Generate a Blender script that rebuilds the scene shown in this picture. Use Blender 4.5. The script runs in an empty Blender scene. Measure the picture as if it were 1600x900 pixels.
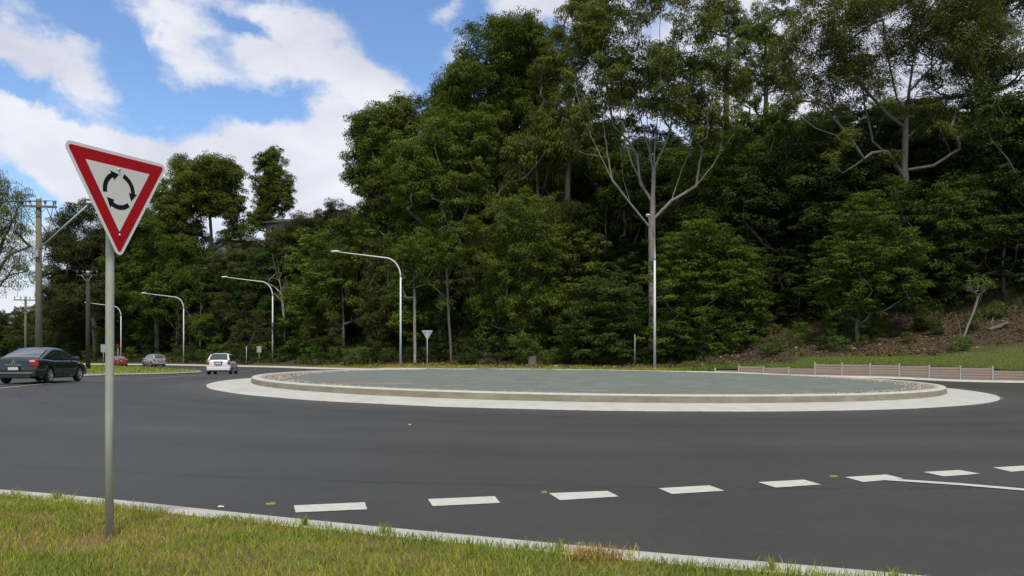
import bpy, bmesh, math, random
import numpy as np
from mathutils import Vector, Matrix
R = math.radians
SC = bpy.context.scene
COL = SC.collection

# ------------------------------------------------------------------ camera, sky, sun, exposure
F = 1250.0            # focal length in photo pixels (1600 wide)
CAMZ = 1.55
HOR = 555.0
cam_d = bpy.data.cameras.new('camera')
cam = bpy.data.objects.new('camera', cam_d)
COL.objects.link(cam)
cam.location = (0, 0, CAMZ)
cam.rotation_euler = (R(90), 0, 0)
cam_d.sensor_width = 36
cam_d.lens = 36 * F / 1600
cam_d.shift_y = (HOR - 450) / 1600
cam_d.clip_start = 0.1
cam_d.clip_end = 6000
SC.camera = cam
SC.view_settings.view_transform = 'Standard'
SC.view_settings.look = 'None'
SC.view_settings.exposure = 0.14
SC.view_settings.gamma = 1.0
SC.render.engine = 'CYCLES'
SC.cycles.max_bounces = 6
SC.cycles.diffuse_bounces = 3
SC.cycles.transmission_bounces = 3
SC.cycles.transparent_max_bounces = 4

SUN_EL, SUN_AZ = 64.0, 176.0      # azimuth clockwise from +Y (view direction)
sun_d = bpy.data.lights.new('sun', 'SUN')
sun_d.energy = 3.1
sun_d.angle = R(9)
sun_d.color = (1.0, 0.94, 0.82)
sun = bpy.data.objects.new('sun', sun_d)
COL.objects.link(sun)
sdir = Vector((math.sin(R(SUN_AZ)) * math.cos(R(SUN_EL)), math.cos(R(SUN_AZ)) * math.cos(R(SUN_EL)), math.sin(R(SUN_EL))))
sun.rotation_euler = sdir.to_track_quat('Z', 'Y').to_euler()

W = bpy.data.worlds.new('World')
SC.world = W
W.use_nodes = True
wn = W.node_tree.nodes
wl = W.node_tree.links
wn.clear()


def N(tree, typ, **kw):
    n = tree.nodes.new(typ)
    for k, v in kw.items():
        if k.startswith('i_'):
            n.inputs[k[2:].replace('_', ' ')].default_value = v
        else:
            setattr(n, k, v)
    return n


def M_(tree, op, a, b=None, c=None, clamp=False):
    n = tree.nodes.new('ShaderNodeMath')
    n.operation = op
    n.use_clamp = clamp
    for i, v in enumerate((a, b, c)):
        if v is None:
            continue
        if isinstance(v, (int, float)):
            n.inputs[i].default_value = v
        else:
            tree.links.new(v, n.inputs[i])
    return n.outputs[0]


def build_world():
    T = W.node_tree
    sky = N(T, 'ShaderNodeTexSky', sky_type='NISHITA', sun_disc=False)
    sky.sun_elevation = R(SUN_EL)
    sky.sun_rotation = R(SUN_AZ)
    sky.air_density = 1.0
    sky.dust_density = 0.35
    sky.ozone_density = 2.2
    bg1 = N(T, 'ShaderNodeBackground')
    bg1.inputs['Strength'].default_value = 0.12
    hs = N(T, 'ShaderNodeHueSaturation')
    hs.inputs['Saturation'].default_value = 1.12
    hs.inputs['Hue'].default_value = .505
    hs.inputs['Value'].default_value = 1.40
    T.links.new(sky.outputs[0], hs.inputs['Color'])
    T.links.new(hs.outputs[0], bg1.inputs['Color'])
    tc = N(T, 'ShaderNodeTexCoord')
    d = tc.outputs['Generated']
    # domain warp
    nz = N(T, 'ShaderNodeTexNoise')
    nz.inputs['Scale'].default_value = 7.0
    nz.inputs['Detail'].default_value = 6
    nz.inputs['Roughness'].default_value = 0.6
    T.links.new(d, nz.inputs['Vector'])
    sub = N(T, 'ShaderNodeVectorMath', operation='SUBTRACT')
    T.links.new(nz.outputs['Color'], sub.inputs[0])
    sub.inputs[1].default_value = (.5, .5, .5)
    sc = N(T, 'ShaderNodeVectorMath', operation='SCALE')
    T.links.new(sub.outputs[0], sc.inputs[0])
    sc.inputs['Scale'].default_value = 0.13
    ad = N(T, 'ShaderNodeVectorMath', operation='ADD')
    T.links.new(d, ad.inputs[0])
    T.links.new(sc.outputs[0], ad.inputs[1])
    sep = N(T, 'ShaderNodeSeparateXYZ')
    T.links.new(ad.outputs[0], sep.inputs[0])
    az = M_(T, 'ARCTAN2', sep.outputs[0], sep.outputs[1])
    el = M_(T, 'ARCSINE', sep.outputs[2])
    cmb = N(T, 'ShaderNodeCombineXYZ')
    T.links.new(az, cmb.inputs[0])
    T.links.new(el, cmb.inputs[1])
    # cloud banks: azimuth / elevation centres (deg), half sizes (deg), tilt, weight
    blobs = [(60, 72, 165, 42, -16, .95), (110, 215, 210, 42, -4, .9), (285, 78, 70, 26, -38, .62), (275, 18, 100, 20, -24, .6), (395, 8, 110, 15, -4, .6),
             (470, 105, 120, 36, -6, .95), (560, 150, 66, 75, -30, .95), (470, 25, 44, 42, -50, .62), (330, 262, 330, 46, -4, .95),
             (460, 245, 120, 62, 0, .5), (690, 22, 60, 20, 0, .75), (715, 92, 55, 22, 20, .65), (875, 12, 75, 28, -10, .95),
             (1000, 130, 190, 110, 0, .8), (90, 370, 120, 36, 0, .5), (60, 460, 160, 60, 0, .8), (1420, 110, 330, 170, 0, .9),
             (480, 320, 260, 60, 0, .8), (1590, 60, 60, 40, 0, -.3), (880, 78, 26, 30, 0, -.6),
             (625, 60, 75, 55, -20, -.8), (360, 168, 130, 24, 4, -.95), (35, 292, 90, 22, -5, -.8), (165, 26, 80, 24, -14, -.85),
             (360, 85, 50, 22, -20, -.6), (400, 46, 50, 13, -10, -.6), (20, 140, 60, 14, 6, -.55), (230, 135, 60, 20, -20, -.6), (760, 55, 34, 45, 0, -.5), (90, 150, 120, 17, -8, -.6), (215, 95, 34, 40, -35, -.45), (15, 215, 50, 14, 0, -.4), (330, 215, 40, 12, -10, -.35), (560, 215, 30, 12, -20, -.3), (640, 120, 35, 25, -20, -.5)]
    tot = None
    for (px, py, rx, ry, rot, wgt) in blobs:
        xx, zz = (px - 800) / F, (HOR - py) / F
        a0 = math.atan(xx)
        e0 = math.atan(zz / math.sqrt(1 + xx * xx))
        k = math.cos(a0)
        mp = N(T, 'ShaderNodeMapping', vector_type='TEXTURE')
        mp.inputs['Location'].default_value = (a0, e0, 0)
        mp.inputs['Rotation'].default_value = (0, 0, R(rot))
        mp.inputs['Scale'].default_value = (rx / F * k * k, ry / F * k, 1)
        T.links.new(cmb.outputs[0], mp.inputs['Vector'])
        dt = N(T, 'ShaderNodeVectorMath', operation='DOT_PRODUCT')
        T.links.new(mp.outputs[0], dt.inputs[0])
        T.links.new(mp.outputs[0], dt.inputs[1])
        ng = M_(T, 'MULTIPLY', dt.outputs['Value'], -0.8)
        ex = M_(T, 'EXPONENT', ng)
        tot = M_(T, 'MULTIPLY_ADD', ex, wgt, tot if tot is not None else 0.0)
    f1 = N(T, 'ShaderNodeTexNoise')
    f1.inputs['Scale'].default_value = 9.5
    f1.inputs['Detail'].default_value = 9
    f1.inputs['Roughness'].default_value = 0.67
    f1.inputs['Distortion'].default_value = 0.3
    mp = N(T, 'ShaderNodeMapping')
    mp.inputs['Scale'].default_value = (1, 1, 1.8)
    T.links.new(d, mp.inputs['Vector'])
    T.links.new(mp.outputs[0], f1.inputs['Vector'])
    nn = M_(T, 'SUBTRACT', f1.outputs['Fac'], 0.5)
    # the scattered cloud of the rest of the sky
    f2 = N(T, 'ShaderNodeTexNoise')
    f2.inputs['Scale'].default_value = 2.2
    f2.inputs['Detail'].default_value = 4
    T.links.new(d, f2.inputs['Vector'])
    low = M_(T, 'MULTIPLY', M_(T, 'SUBTRACT', f2.outputs['Fac'], 0.5), 1.0)
    v = M_(T, 'MULTIPLY_ADD', nn, 2.15, tot)
    v = M_(T, 'ADD', v, low)
    # beyond the banks laid out above the same broken cloud goes on over the whole sky, added out of view to cut the blue cast of its light
    up_ = N(T, 'ShaderNodeMapRange', interpolation_type='SMOOTHSTEP')
    up_.inputs['From Min'].default_value = R(25)
    up_.inputs['From Max'].default_value = R(36)
    T.links.new(el, up_.inputs['Value'])
    sd = N(T, 'ShaderNodeMapRange', interpolation_type='SMOOTHSTEP')
    sd.inputs['From Min'].default_value = R(38)
    sd.inputs['From Max'].default_value = R(52)
    T.links.new(M_(T, 'ABSOLUTE', az), sd.inputs['Value'])
    v = M_(T, 'MULTIPLY_ADD', M_(T, 'MAXIMUM', up_.outputs[0], sd.outputs[0]), .5, v)
    mr = N(T, 'ShaderNodeMapRange', interpolation_type='SMOOTHSTEP')
    mr.inputs['From Min'].default_value = -0.06
    mr.inputs['From Max'].default_value = 0.86
    T.links.new(v, mr.inputs['Value'])
    mask = M_(T, 'MULTIPLY', mr.outputs[0], 0.96)
    # cloud body shading: thicker parts greyer, rims whiter
    f3 = N(T, 'ShaderNodeTexNoise')
    f3.inputs['Scale'].default_value = 6
    f3.inputs['Detail'].default_value = 7
    T.links.new(mp.outputs[0], f3.inputs['Vector'])
    cr = N(T, 'ShaderNodeValToRGB')
    cr.color_ramp.elements[0].position = .32
    cr.color_ramp.elements[0].color = (.62, .64, .74, 1)
    cr.color_ramp.elements[1].position = .66
    cr.color_ramp.elements[1].color = (.90, .905, .95, 1)
    T.links.new(f3.outputs['Fac'], cr.inputs[0])
    bg2 = N(T, 'ShaderNodeBackground')
    bg2.inputs['Strength'].default_value = 0.95
    T.links.new(cr.outputs[0], bg2.inputs['Color'])
    mx = N(T, 'ShaderNodeMixShader')
    T.links.new(mask, mx.inputs[0])
    T.links.new(bg1.outputs[0], mx.inputs[1])
    T.links.new(bg2.outputs[0], mx.inputs[2])
    out = N(T, 'ShaderNodeOutputWorld')
    T.links.new(mx.outputs[0], out.inputs[0])
    W.cycles.sampling_method = 'MANUAL'
    W.cycles.sample_map_resolution = 512


build_world()

# ------------------------------------------------------------------ land form
CX, CY = 3.65, 39.8       # roundabout centre


def plane(x, y):
    return .115 - .0113 * (x - CX) + .0067 * (y - CY)


CP = []
for r_ in (10, 17, 21.5):
    for k in range(24):
        a = k / 24 * 2 * math.pi
        x, y = CX + r_ * math.cos(a), CY + r_ * math.sin(a)
        CP.append((x, y, plane(x, y)))
CP += [(-18.9, 32.5, .42), (-19.3, 35, .42), (-20.3, 56, .17), (-21, 59, .17), (-24, 62, .18), (-26, 48.8, .24), (-47, 105, .05), (-52, 107, .04), (-12, 87, .05), (-35, 118, .05),
       (-59, 145, -.05), (-60, 40, .3), (-35, 79, .15), (-50, 98, .12), (-69, 129, .03), (-120, 140, .0), (-120, 40, .3), (12, 66, .38), (10.5, 72, .27),
       (-6.6, 62, .40), (15.5, 61, .22), (23, 56.2, .0), (30.9, 51.4, -.18), (45, 42, -.3), (70, 30, -.4), (28, 46, -.15), (24, 30, -.05), (24, 20, -.02), (40, 10, -.1)]
for x, y in ((-30, 10), (-20, 11), (-12, 10), (-8, 9), (-5.5, 8.6), (-4, 8), (-3, 7.6), (-1.7, 7), (0, 6.3), (1.2, 5.8), (2.3, 5.4), (3, 5), (6, 3.5), (12, 0),
             (-10, 14), (-5, 14), (0, 12), (5, 12), (10, 14), (0, 17), (10, 9), (-30, 20)):
    CP.append((x, y, 0.0))
CP = np.array(CP)


def gz(x, y):
    x = np.asarray(x, float)
    y = np.asarray(y, float)
    sh = x.shape
    d2 = (x.reshape(-1, 1) - CP[None, :, 0]) ** 2 + (y.reshape(-1, 1) - CP[None, :, 1]) ** 2
    w = 1 / (d2 + 9.0) ** 2
    z = (w * CP[None, :, 2]).sum(1) / w.sum(1)
    return z.reshape(sh) if sh else float(z[0])


def at(px, py, dz=0.0):
    """world point on the ground (raised by dz) seen at photo pixel px, py"""
    dx, dzz = (px - 800) / F, (HOR - py) / F
    lo, hi = 2.0, 400.0
    f = lambda t: CAMZ + dzz * t - gz(dx * t, t) - dz
    t = 2.0
    while t < 400 and f(t) > 0:
        t *= 1.03
    lo, hi = t / 1.03, t
    for _ in range(30):
        m = (lo + hi) / 2
        if f(m) > 0:
            lo = m
        else:
            hi = m
    return Vector((dx * hi, hi, gz(dx * hi, hi)))


EX = [-300, -140, -100, -75.6, -56, -37.6, -24, -17, -10.7, -5, 3.5, 11.7, 17.3, 22.4, 31.7, 39.7, 46, 70, 140]
EY = [190, 158, 152, 140, 130, 113, 97, 90, 86, 80, 76, 75, 74, 72, 68, 64, 60, 48, 20]
FX = [-300, -140, -100, -72, -54, -36, -22.8, -14.4, -9, -6, 4, 15.5, 30.9, 40, 60, 140]
FY = [160, 146, 143, 134, 125, 107, 89, 81.5, 66.5, 61.6, 63.6, 61, 51.4, 45, 31, -20]
BX = [-300, 10, 15.5, 22.4, 31.7, 39.7, 60, 140]
BZ = [.3, .35, .6, 1.7, 2.7, 3.3, 3.5, 3.5]
HX = [-300, -140, -90, -60, -40, -20, -5, 15, 60, 140]
HZ = [8, 9, 11, 15, 17, 21, 28, 31, 33, 33]
Eat = lambda x: np.interp(x, EX, EY)
Fat = lambda x: np.interp(x, FX, FY)


def wall_h(x):
    return np.interp(x, [15.4, 15.5, 17.0, 17.1, 20.2, 21.6, 21.7, 30.8, 31.0, 60], [0, .24, .24, .50, .50, .50, .86, .86, .72, .72]) * (np.asarray(x) > 15.4)


def vnoise(x, y, s, seed=0):
    """smooth value noise 0..1"""
    x = np.asarray(x, float) / s
    y = np.asarray(y, float) / s
    xi, yi = np.floor(x).astype(int), np.floor(y).astype(int)
    fx, fy = x - xi, y - yi
    fx, fy = fx * fx * (3 - 2 * fx), fy * fy * (3 - 2 * fy)

    def h(a, b):
        v = np.sin(a * 127.1 + b * 311.7 + seed * 74.7) * 43758.5453
        return v - np.floor(v)
    return (h(xi, yi) * (1 - fx) + h(xi + 1, yi) * fx) * (1 - fy) + (h(xi, yi + 1) * (1 - fx) + h(xi + 1, yi + 1) * fx) * fy


def land(x, y):
    """height of the far verge, bank and wooded hill"""
    x = np.asarray(x, float)
    y = np.asarray(y, float)
    f, e = Fat(x), Eat(x)
    base = gz(x, np.maximum(f, 1.0)) + wall_h(x) + .08
    w = np.maximum(e - f, .5)
    t = np.clip((y - f) / w, 0, 1)
    b = np.interp(x, BX, BZ) * t * t * (3 - 2 * t) ** .5 if False else np.interp(x, BX, BZ) * t ** 1.4
    d = np.clip(y - e, 0, None)
    hmax = np.interp(x, HX, HZ)
    u = np.clip(d / 74, 0, 1)
    h = hmax * (.55 * u * u * (3 - 2 * u) + .45 * (1 - (1 - u) ** 1.5))
    rough = (vnoise(x, y, 3.1, 1) - .5) * .25 * np.clip(t * 1.5 - .3, 0, 1) + (vnoise(x, y, 9, 2) - .5) * 1.2 * np.clip(d / 12, 0, 1)
    return base + b + h + rough


# ------------------------------------------------------------------ helpers: meshes, objects, materials
def mat(name, col, rough=.6, metal=0, spec=.4, noise=0, nscale=5, col2=None, bump=0, bscale=40, detail=5, coat=0, mapping=None, coord='Object'):
    m = bpy.data.materials.new(name)
    m.use_nodes = True
    T = m.node_tree
    b = T.nodes['Principled BSDF']
    b.inputs['Base Color'].default_value = (*col, 1)
    b.inputs['Roughness'].default_value = rough
    b.inputs['Metallic'].default_value = metal
    b.inputs['Specular IOR Level'].default_value = spec
    if coat:
        b.inputs['Coat Weight'].default_value = coat
        b.inputs['Coat Roughness'].default_value = .05
    tc = N(T, 'ShaderNodeTexCoord')
    vec = tc.outputs[coord]
    if mapping:
        mp = N(T, 'ShaderNodeMapping')
        mp.inputs['Scale'].default_value = mapping
        T.links.new(vec, mp.inputs['Vector'])
        vec = mp.outputs[0]
    if noise:
        nz = N(T, 'ShaderNodeTexNoise')
        nz.inputs['Scale'].default_value = nscale
        nz.inputs['Detail'].default_value = detail
        nz.inputs['Roughness'].default_value = .65
        T.links.new(vec, nz.inputs['Vector'])
        mr = N(T, 'ShaderNodeMapRange')
        mr.inputs['From Min'].default_value = .5 - .25 / max(noise, .01) * .5 if noise > 1 else .3
        mr.inputs['From Max'].default_value = .7
        T.links.new(nz.outputs['Fac'], mr.inputs['Value'])
        mx = N(T, 'ShaderNodeMix', data_type='RGBA')
        c2 = col2 or tuple(c * (1 - noise) for c in col)
        mx.inputs['A'].default_value = (*col, 1)
        mx.inputs['B'].default_value = (*c2, 1)
        T.links.new(mr.outputs[0], mx.inputs['Factor'])
        T.links.new(mx.outputs['Result'], b.inputs['Base Color'])
    if bump:
        n2 = N(T, 'ShaderNodeTexNoise')
        n2.inputs['Scale'].default_value = bscale
        n2.inputs['Detail'].default_value = 4
        T.links.new(vec, n2.inputs['Vector'])
        bp = N(T, 'ShaderNodeBump')
        bp.inputs['Strength'].default_value = bump
        bp.inputs['Distance'].default_value = .02
        T.links.new(n2.outputs['Fac'], bp.inputs['Height'])
        T.links.new(bp.outputs[0], b.inputs['Normal'])
    return m


def ramp_mat(name, stops, attr='tint', rough=.7, spec=.2, transl=0.0, hue=.02, val=.25):
    """colour from a per-point attribute through a ramp; a little variation from object to object"""
    m = bpy.data.materials.new(name)
    m.use_nodes = True
    T = m.node_tree
    b = T.nodes['Principled BSDF']
    b.inputs['Roughness'].default_value = rough
    b.inputs['Specular IOR Level'].default_value = spec
    a = N(T, 'ShaderNodeAttribute', attribute_name=attr)
    cr = N(T, 'ShaderNodeValToRGB')
    cr.color_ramp.elements[0].position = stops[0][0]
    cr.color_ramp.elements[0].color = (*stops[0][1], 1)
    cr.color_ramp.elements[1].position = stops[-1][0]
    cr.color_ramp.elements[1].color = (*stops[-1][1], 1)
    for p, c in stops[1:-1]:
        e = cr.color_ramp.elements.new(p)
        e.color = (*c, 1)
    T.links.new(a.outputs['Fac'], cr.inputs[0])
    oi = N(T, 'ShaderNodeObjectInfo')
    hs = N(T, 'ShaderNodeHueSaturation')
    h = M_(T, 'MULTIPLY_ADD', oi.outputs['Random'], hue * 2, .5 - hue)
    r2 = M_(T, 'FRACT', M_(T, 'MULTIPLY', oi.outputs['Random'], 7.31))
    v = M_(T, 'MULTIPLY_ADD', r2, val * 2, 1 - val)
    T.links.new(h, hs.inputs['Hue'])
    T.links.new(v, hs.inputs['Value'])
    T.links.new(cr.outputs[0], hs.inputs['Color'])
    T.links.new(hs.outputs[0], b.inputs['Base Color'])
    if transl:
        tr = N(T, 'ShaderNodeBsdfTranslucent')
        T.links.new(hs.outputs[0], tr.inputs['Color'])
        mx = N(T, 'ShaderNodeMixShader')
        mx.inputs[0].default_value = transl
        T.links.new(b.outputs[0], mx.inputs[1])
        T.links.new(tr.outputs[0], mx.inputs[2])
        T.links.new(mx.outputs[0], T.nodes['Material Output'].inputs[0])
    return m


def np_mesh(name, V, Fc, m=None, tint=None, smooth=False):
    V = np.asarray(V, np.float32)
    Fc = np.asarray(Fc, np.int32)
    me = bpy.data.meshes.new(name)
    k = Fc.shape[1]
    me.vertices.add(len(V))
    me.vertices.foreach_set('co', V.ravel())
    me.loops.add(Fc.size)
    me.loops.foreach_set('vertex_index', Fc.ravel())
    me.polygons.add(len(Fc))
    me.polygons.foreach_set('loop_start', np.arange(len(Fc), dtype=np.int32) * k)
    me.polygons.foreach_set('loop_total', np.full(len(Fc), k, np.int32))
    if smooth:
        me.polygons.foreach_set('use_smooth', np.ones(len(Fc), bool))
    me.update(calc_edges=True)
    me.validate()
    if tint is not None:
        at_ = me.attributes.new('tint', 'FLOAT', 'POINT')
        at_.data.foreach_set('value', np.asarray(tint, np.float32))
    if m:
        me.materials.append(m)
    return me


class MB:
    """collects simple shapes and links them as one mesh object"""

    def __init__(s):
        s.v, s.f, s.sm = [], [], []

    def add(s, vs, fs, smooth=False, mtx=None):
        o = len(s.v)
        for v in vs:
            v = Vector(v)
            s.v.append(tuple(mtx @ v if mtx else v))
        for f in fs:
            s.f.append(tuple(i + o for i in f))
            s.sm.append(smooth)
        return s

    def box(s, c, size, rz=0, mtx=None, bev=0):
        x, y, z = (q / 2 for q in size)
        rm = Matrix.Translation(c) @ Matrix.Rotation(rz, 4, 'Z')
        if mtx:
            rm = mtx @ rm
        if bev <= 0:
            vs = [(-x, -y, -z), (x, -y, -z), (x, y, -z), (-x, y, -z), (-x, -y, z), (x, -y, z), (x, y, z), (-x, y, z)]
            fs = [(3, 2, 1, 0), (4, 5, 6, 7), (0, 1, 5, 4), (1, 2, 6, 5), (2, 3, 7, 6), (3, 0, 4, 7)]
            return s.add(vs, fs, False, rm)
        bm = bmesh.new()
        bmesh.ops.create_cube(bm, size=1)
        for v in bm.verts:
            v.co = Vector((v.co.x * 2 * x, v.co.y * 2 * y, v.co.z * 2 * z))
        bmesh.ops.bevel(bm, geom=bm.edges[:], offset=bev, segments=2, affect='EDGES', profile=.6)
        bm.verts.index_update()
        s.add([v.co.copy() for v in bm.verts], [[v.index for v in f.verts] for f in bm.faces], False, rm)
        bm.free()
        return s

    def tube(s, pts, rad, n=8, cap=True, smooth=True):
        pts = [Vector(p) for p in pts]
        if not hasattr(rad, '__len__'):
            rad = [rad] * len(pts)
        o = len(s.v)
        t0 = (pts[1] - pts[0]).normalized()
        up = Vector((0, 0, 1)) if abs(t0.z) < .9 else Vector((1, 0, 0))
        a = t0.cross(up).normalized()
        for i, p in enumerate(pts):
            t = (pts[min(i + 1, len(pts) - 1)] - pts[max(i - 1, 0)]).normalized()
            a = (a - t * a.dot(t)).normalized()
            b = t.cross(a)
            for k in range(n):
                th = 2 * math.pi * k / n
                s.v.append(tuple(p + (a * math.cos(th) + b * math.sin(th)) * rad[i]))
        for i in range(len(pts) - 1):
            for k in range(n):
                k2 = (k + 1) % n
                s.f.append((o + i * n + k, o + i * n + k2, o + (i + 1) * n + k2, o + (i + 1) * n + k))
                s.sm.append(smooth)
        if cap:
            s.f.append(tuple(o + k for k in range(n))[::-1])
            s.f.append(tuple(o + (len(pts) - 1) * n + k for k in range(n)))
            s.sm += [False, False]
        return s

    def lathe(s, prof, n=16, mtx=None, smooth=True):
        o = len(s.v)
        vs = []
        for r, z in prof:
            for k in range(n):
                th = 2 * math.pi * k / n
                vs.append((r * math.cos(th), r * math.sin(th), z))
        fs = []
        for i in range(len(prof) - 1):
            for k in range(n):
                k2 = (k + 1) % n
                fs.append((i * n + k, i * n + k2, (i + 1) * n + k2, (i + 1) * n + k))
        s.add(vs, fs, smooth, mtx)
        return s

    def prism(s, poly, y0, y1, mtx=None):
        """polygon in x,z extruded along y"""
        n = len(poly)
        vs = [(x, y0, z) for x, z in poly] + [(x, y1, z) for x, z in poly]
        fs = [tuple(range(n)), tuple(range(2 * n - 1, n - 1, -1))]
        fs += [(i, i + n, (i + 1) % n + n, (i + 1) % n) for i in range(n)]
        return s.add(vs, fs, False, mtx)

    def mesh(s, name, m):
        me = bpy.data.meshes.new(name)
        me.from_pydata(s.v, [], s.f)
        me.polygons.foreach_set('use_smooth', s.sm)
        me.update()
        if m:
            me.materials.append(m)
        return me

    def build(s, name, m, parent=None, fix=True):
        me = s.mesh(name, m)
        if fix:
            bm = bmesh.new()
            bm.from_mesh(me)
            bmesh.ops.recalc_face_normals(bm, faces=bm.faces[:])
            bm.to_mesh(me)
            bm.free()
        return link(name, me, parent)


def link(name, me, parent=None, loc=None):
    o = bpy.data.objects.new(name, me)
    COL.objects.link(o)
    if parent:
        o.parent = parent
    if loc is not None:
        o.location = loc
    return o


def tag(o, label=None, cat=None, group=None, kind=None):
    for k, v in (('label', label), ('category', cat), ('group', group), ('kind', kind)):
        if v:
            o[k] = v
    return o


def empty(name, loc, rz=0, label=None, cat=None, group=None):
    o = bpy.data.objects.new(name, None)
    COL.objects.link(o)
    o.location = loc
    o.rotation_euler = (0, 0, rz)
    o.empty_display_size = .2
    return tag(o, label, cat, group)


def copy_tree(o, parent=None):
    c = o.copy()
    COL.objects.link(c)
    c.parent = parent
    for ch in list(o.children):
        copy_tree(ch, c)
    return c


def grid_mesh(name, X, Y, Z, m, smooth=True, tint=None):
    h, w = X.shape
    V = np.stack([X, Y, Z], -1).reshape(-1, 3)
    i = np.arange(h * w).reshape(h, w)
    Fc = np.stack([i[:-1, :-1], i[:-1, 1:], i[1:, 1:], i[1:, :-1]], -1).reshape(-1, 4)
    return np_mesh(name, V, Fc, m, None if tint is None else tint.ravel(), smooth)


# ------------------------------------------------------------------ materials
def asphalt_mat():
    m = bpy.data.materials.new('asphalt')
    m.use_nodes = True
    T = m.node_tree
    b = T.nodes['Principled BSDF']
    b.inputs['Roughness'].default_value = .62
    b.inputs['Specular IOR Level'].default_value = .5
    tc = N(T, 'ShaderNodeTexCoord')

    def nz(scale, det, rough=.6, mp=None):
        n = N(T, 'ShaderNodeTexNoise')
        n.inputs['Scale'].default_value = scale
        n.inputs['Detail'].default_value = det
        n.inputs['Roughness'].default_value = rough
        v = tc.outputs['Object']
        if mp:
            k = N(T, 'ShaderNodeMapping')
            k.inputs['Scale'].default_value = mp
            T.links.new(v, k.inputs['Vector'])
            v = k.outputs[0]
        T.links.new(v, n.inputs['Vector'])
        return n.outputs['Fac']
    fine = nz(160, 3, .8)
    mid = nz(6, 5)
    big = nz(.22, 4)
    v = M_(T, 'MULTIPLY_ADD', M_(T, 'SUBTRACT', fine, .5), .11, .0325)
    v = M_(T, 'MULTIPLY_ADD', M_(T, 'SUBTRACT', mid, .5), .020, v)
    v = M_(T, 'MULTIPLY_ADD', M_(T, 'SUBTRACT', big, .5), .034, v)
    grit = nz(28, 3, .7)
    v = M_(T, 'MULTIPLY_ADD', M_(T, 'SUBTRACT', grit, .5), .03, v)
    # polished wheel tracks that run round the circle
    sp = N(T, 'ShaderNodeSeparateXYZ')
    T.links.new(tc.outputs['Object'], sp.inputs[0])
    dx = M_(T, 'SUBTRACT', sp.outputs[0], CX)
    dy = M_(T, 'SUBTRACT', sp.outputs[1], CY)
    rr = M_(T, 'SQRT', M_(T, 'ADD', M_(T, 'MULTIPLY', dx, dx), M_(T, 'MULTIPLY', dy, dy)))
    rr = M_(T, 'MULTIPLY_ADD', M_(T, 'SUBTRACT', mid, .5), .5, rr)
    for r0, wd, amt in ((20.2, .55, -.006), (22.0, .5, -.007), (25.6, .5, .005), (27.5, .6, -.005), (18.3, .5, .010), (24.0, .035, -.016), (20.9, .03, -.012), (30.5, .05, -.012), (17.75, .18, .012)):
        q = M_(T, 'DIVIDE', M_(T, 'SUBTRACT', rr, r0), wd)
        g = M_(T, 'EXPONENT', M_(T, 'MULTIPLY', M_(T, 'MULTIPLY', q, q), -1.0))
        v = M_(T, 'MULTIPLY_ADD', g, amt, v)
    cc = N(T, 'ShaderNodeCombineColor')
    T.links.new(M_(T, 'MULTIPLY', v, 1.07), cc.inputs[0])
    T.links.new(M_(T, 'MULTIPLY', v, 1.0), cc.inputs[1])
    T.links.new(M_(T, 'MULTIPLY', v, .78), cc.inputs[2])
    T.links.new(cc.outputs[0], b.inputs['Base Color'])
    bp = N(T, 'ShaderNodeBump')
    bp.inputs['Strength'].default_value = .5
    bp.inputs['Distance'].default_value = .006
    T.links.new(fine, bp.inputs['Height'])
    T.links.new(bp.outputs[0], b.inputs['Normal'])
    return m


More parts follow.
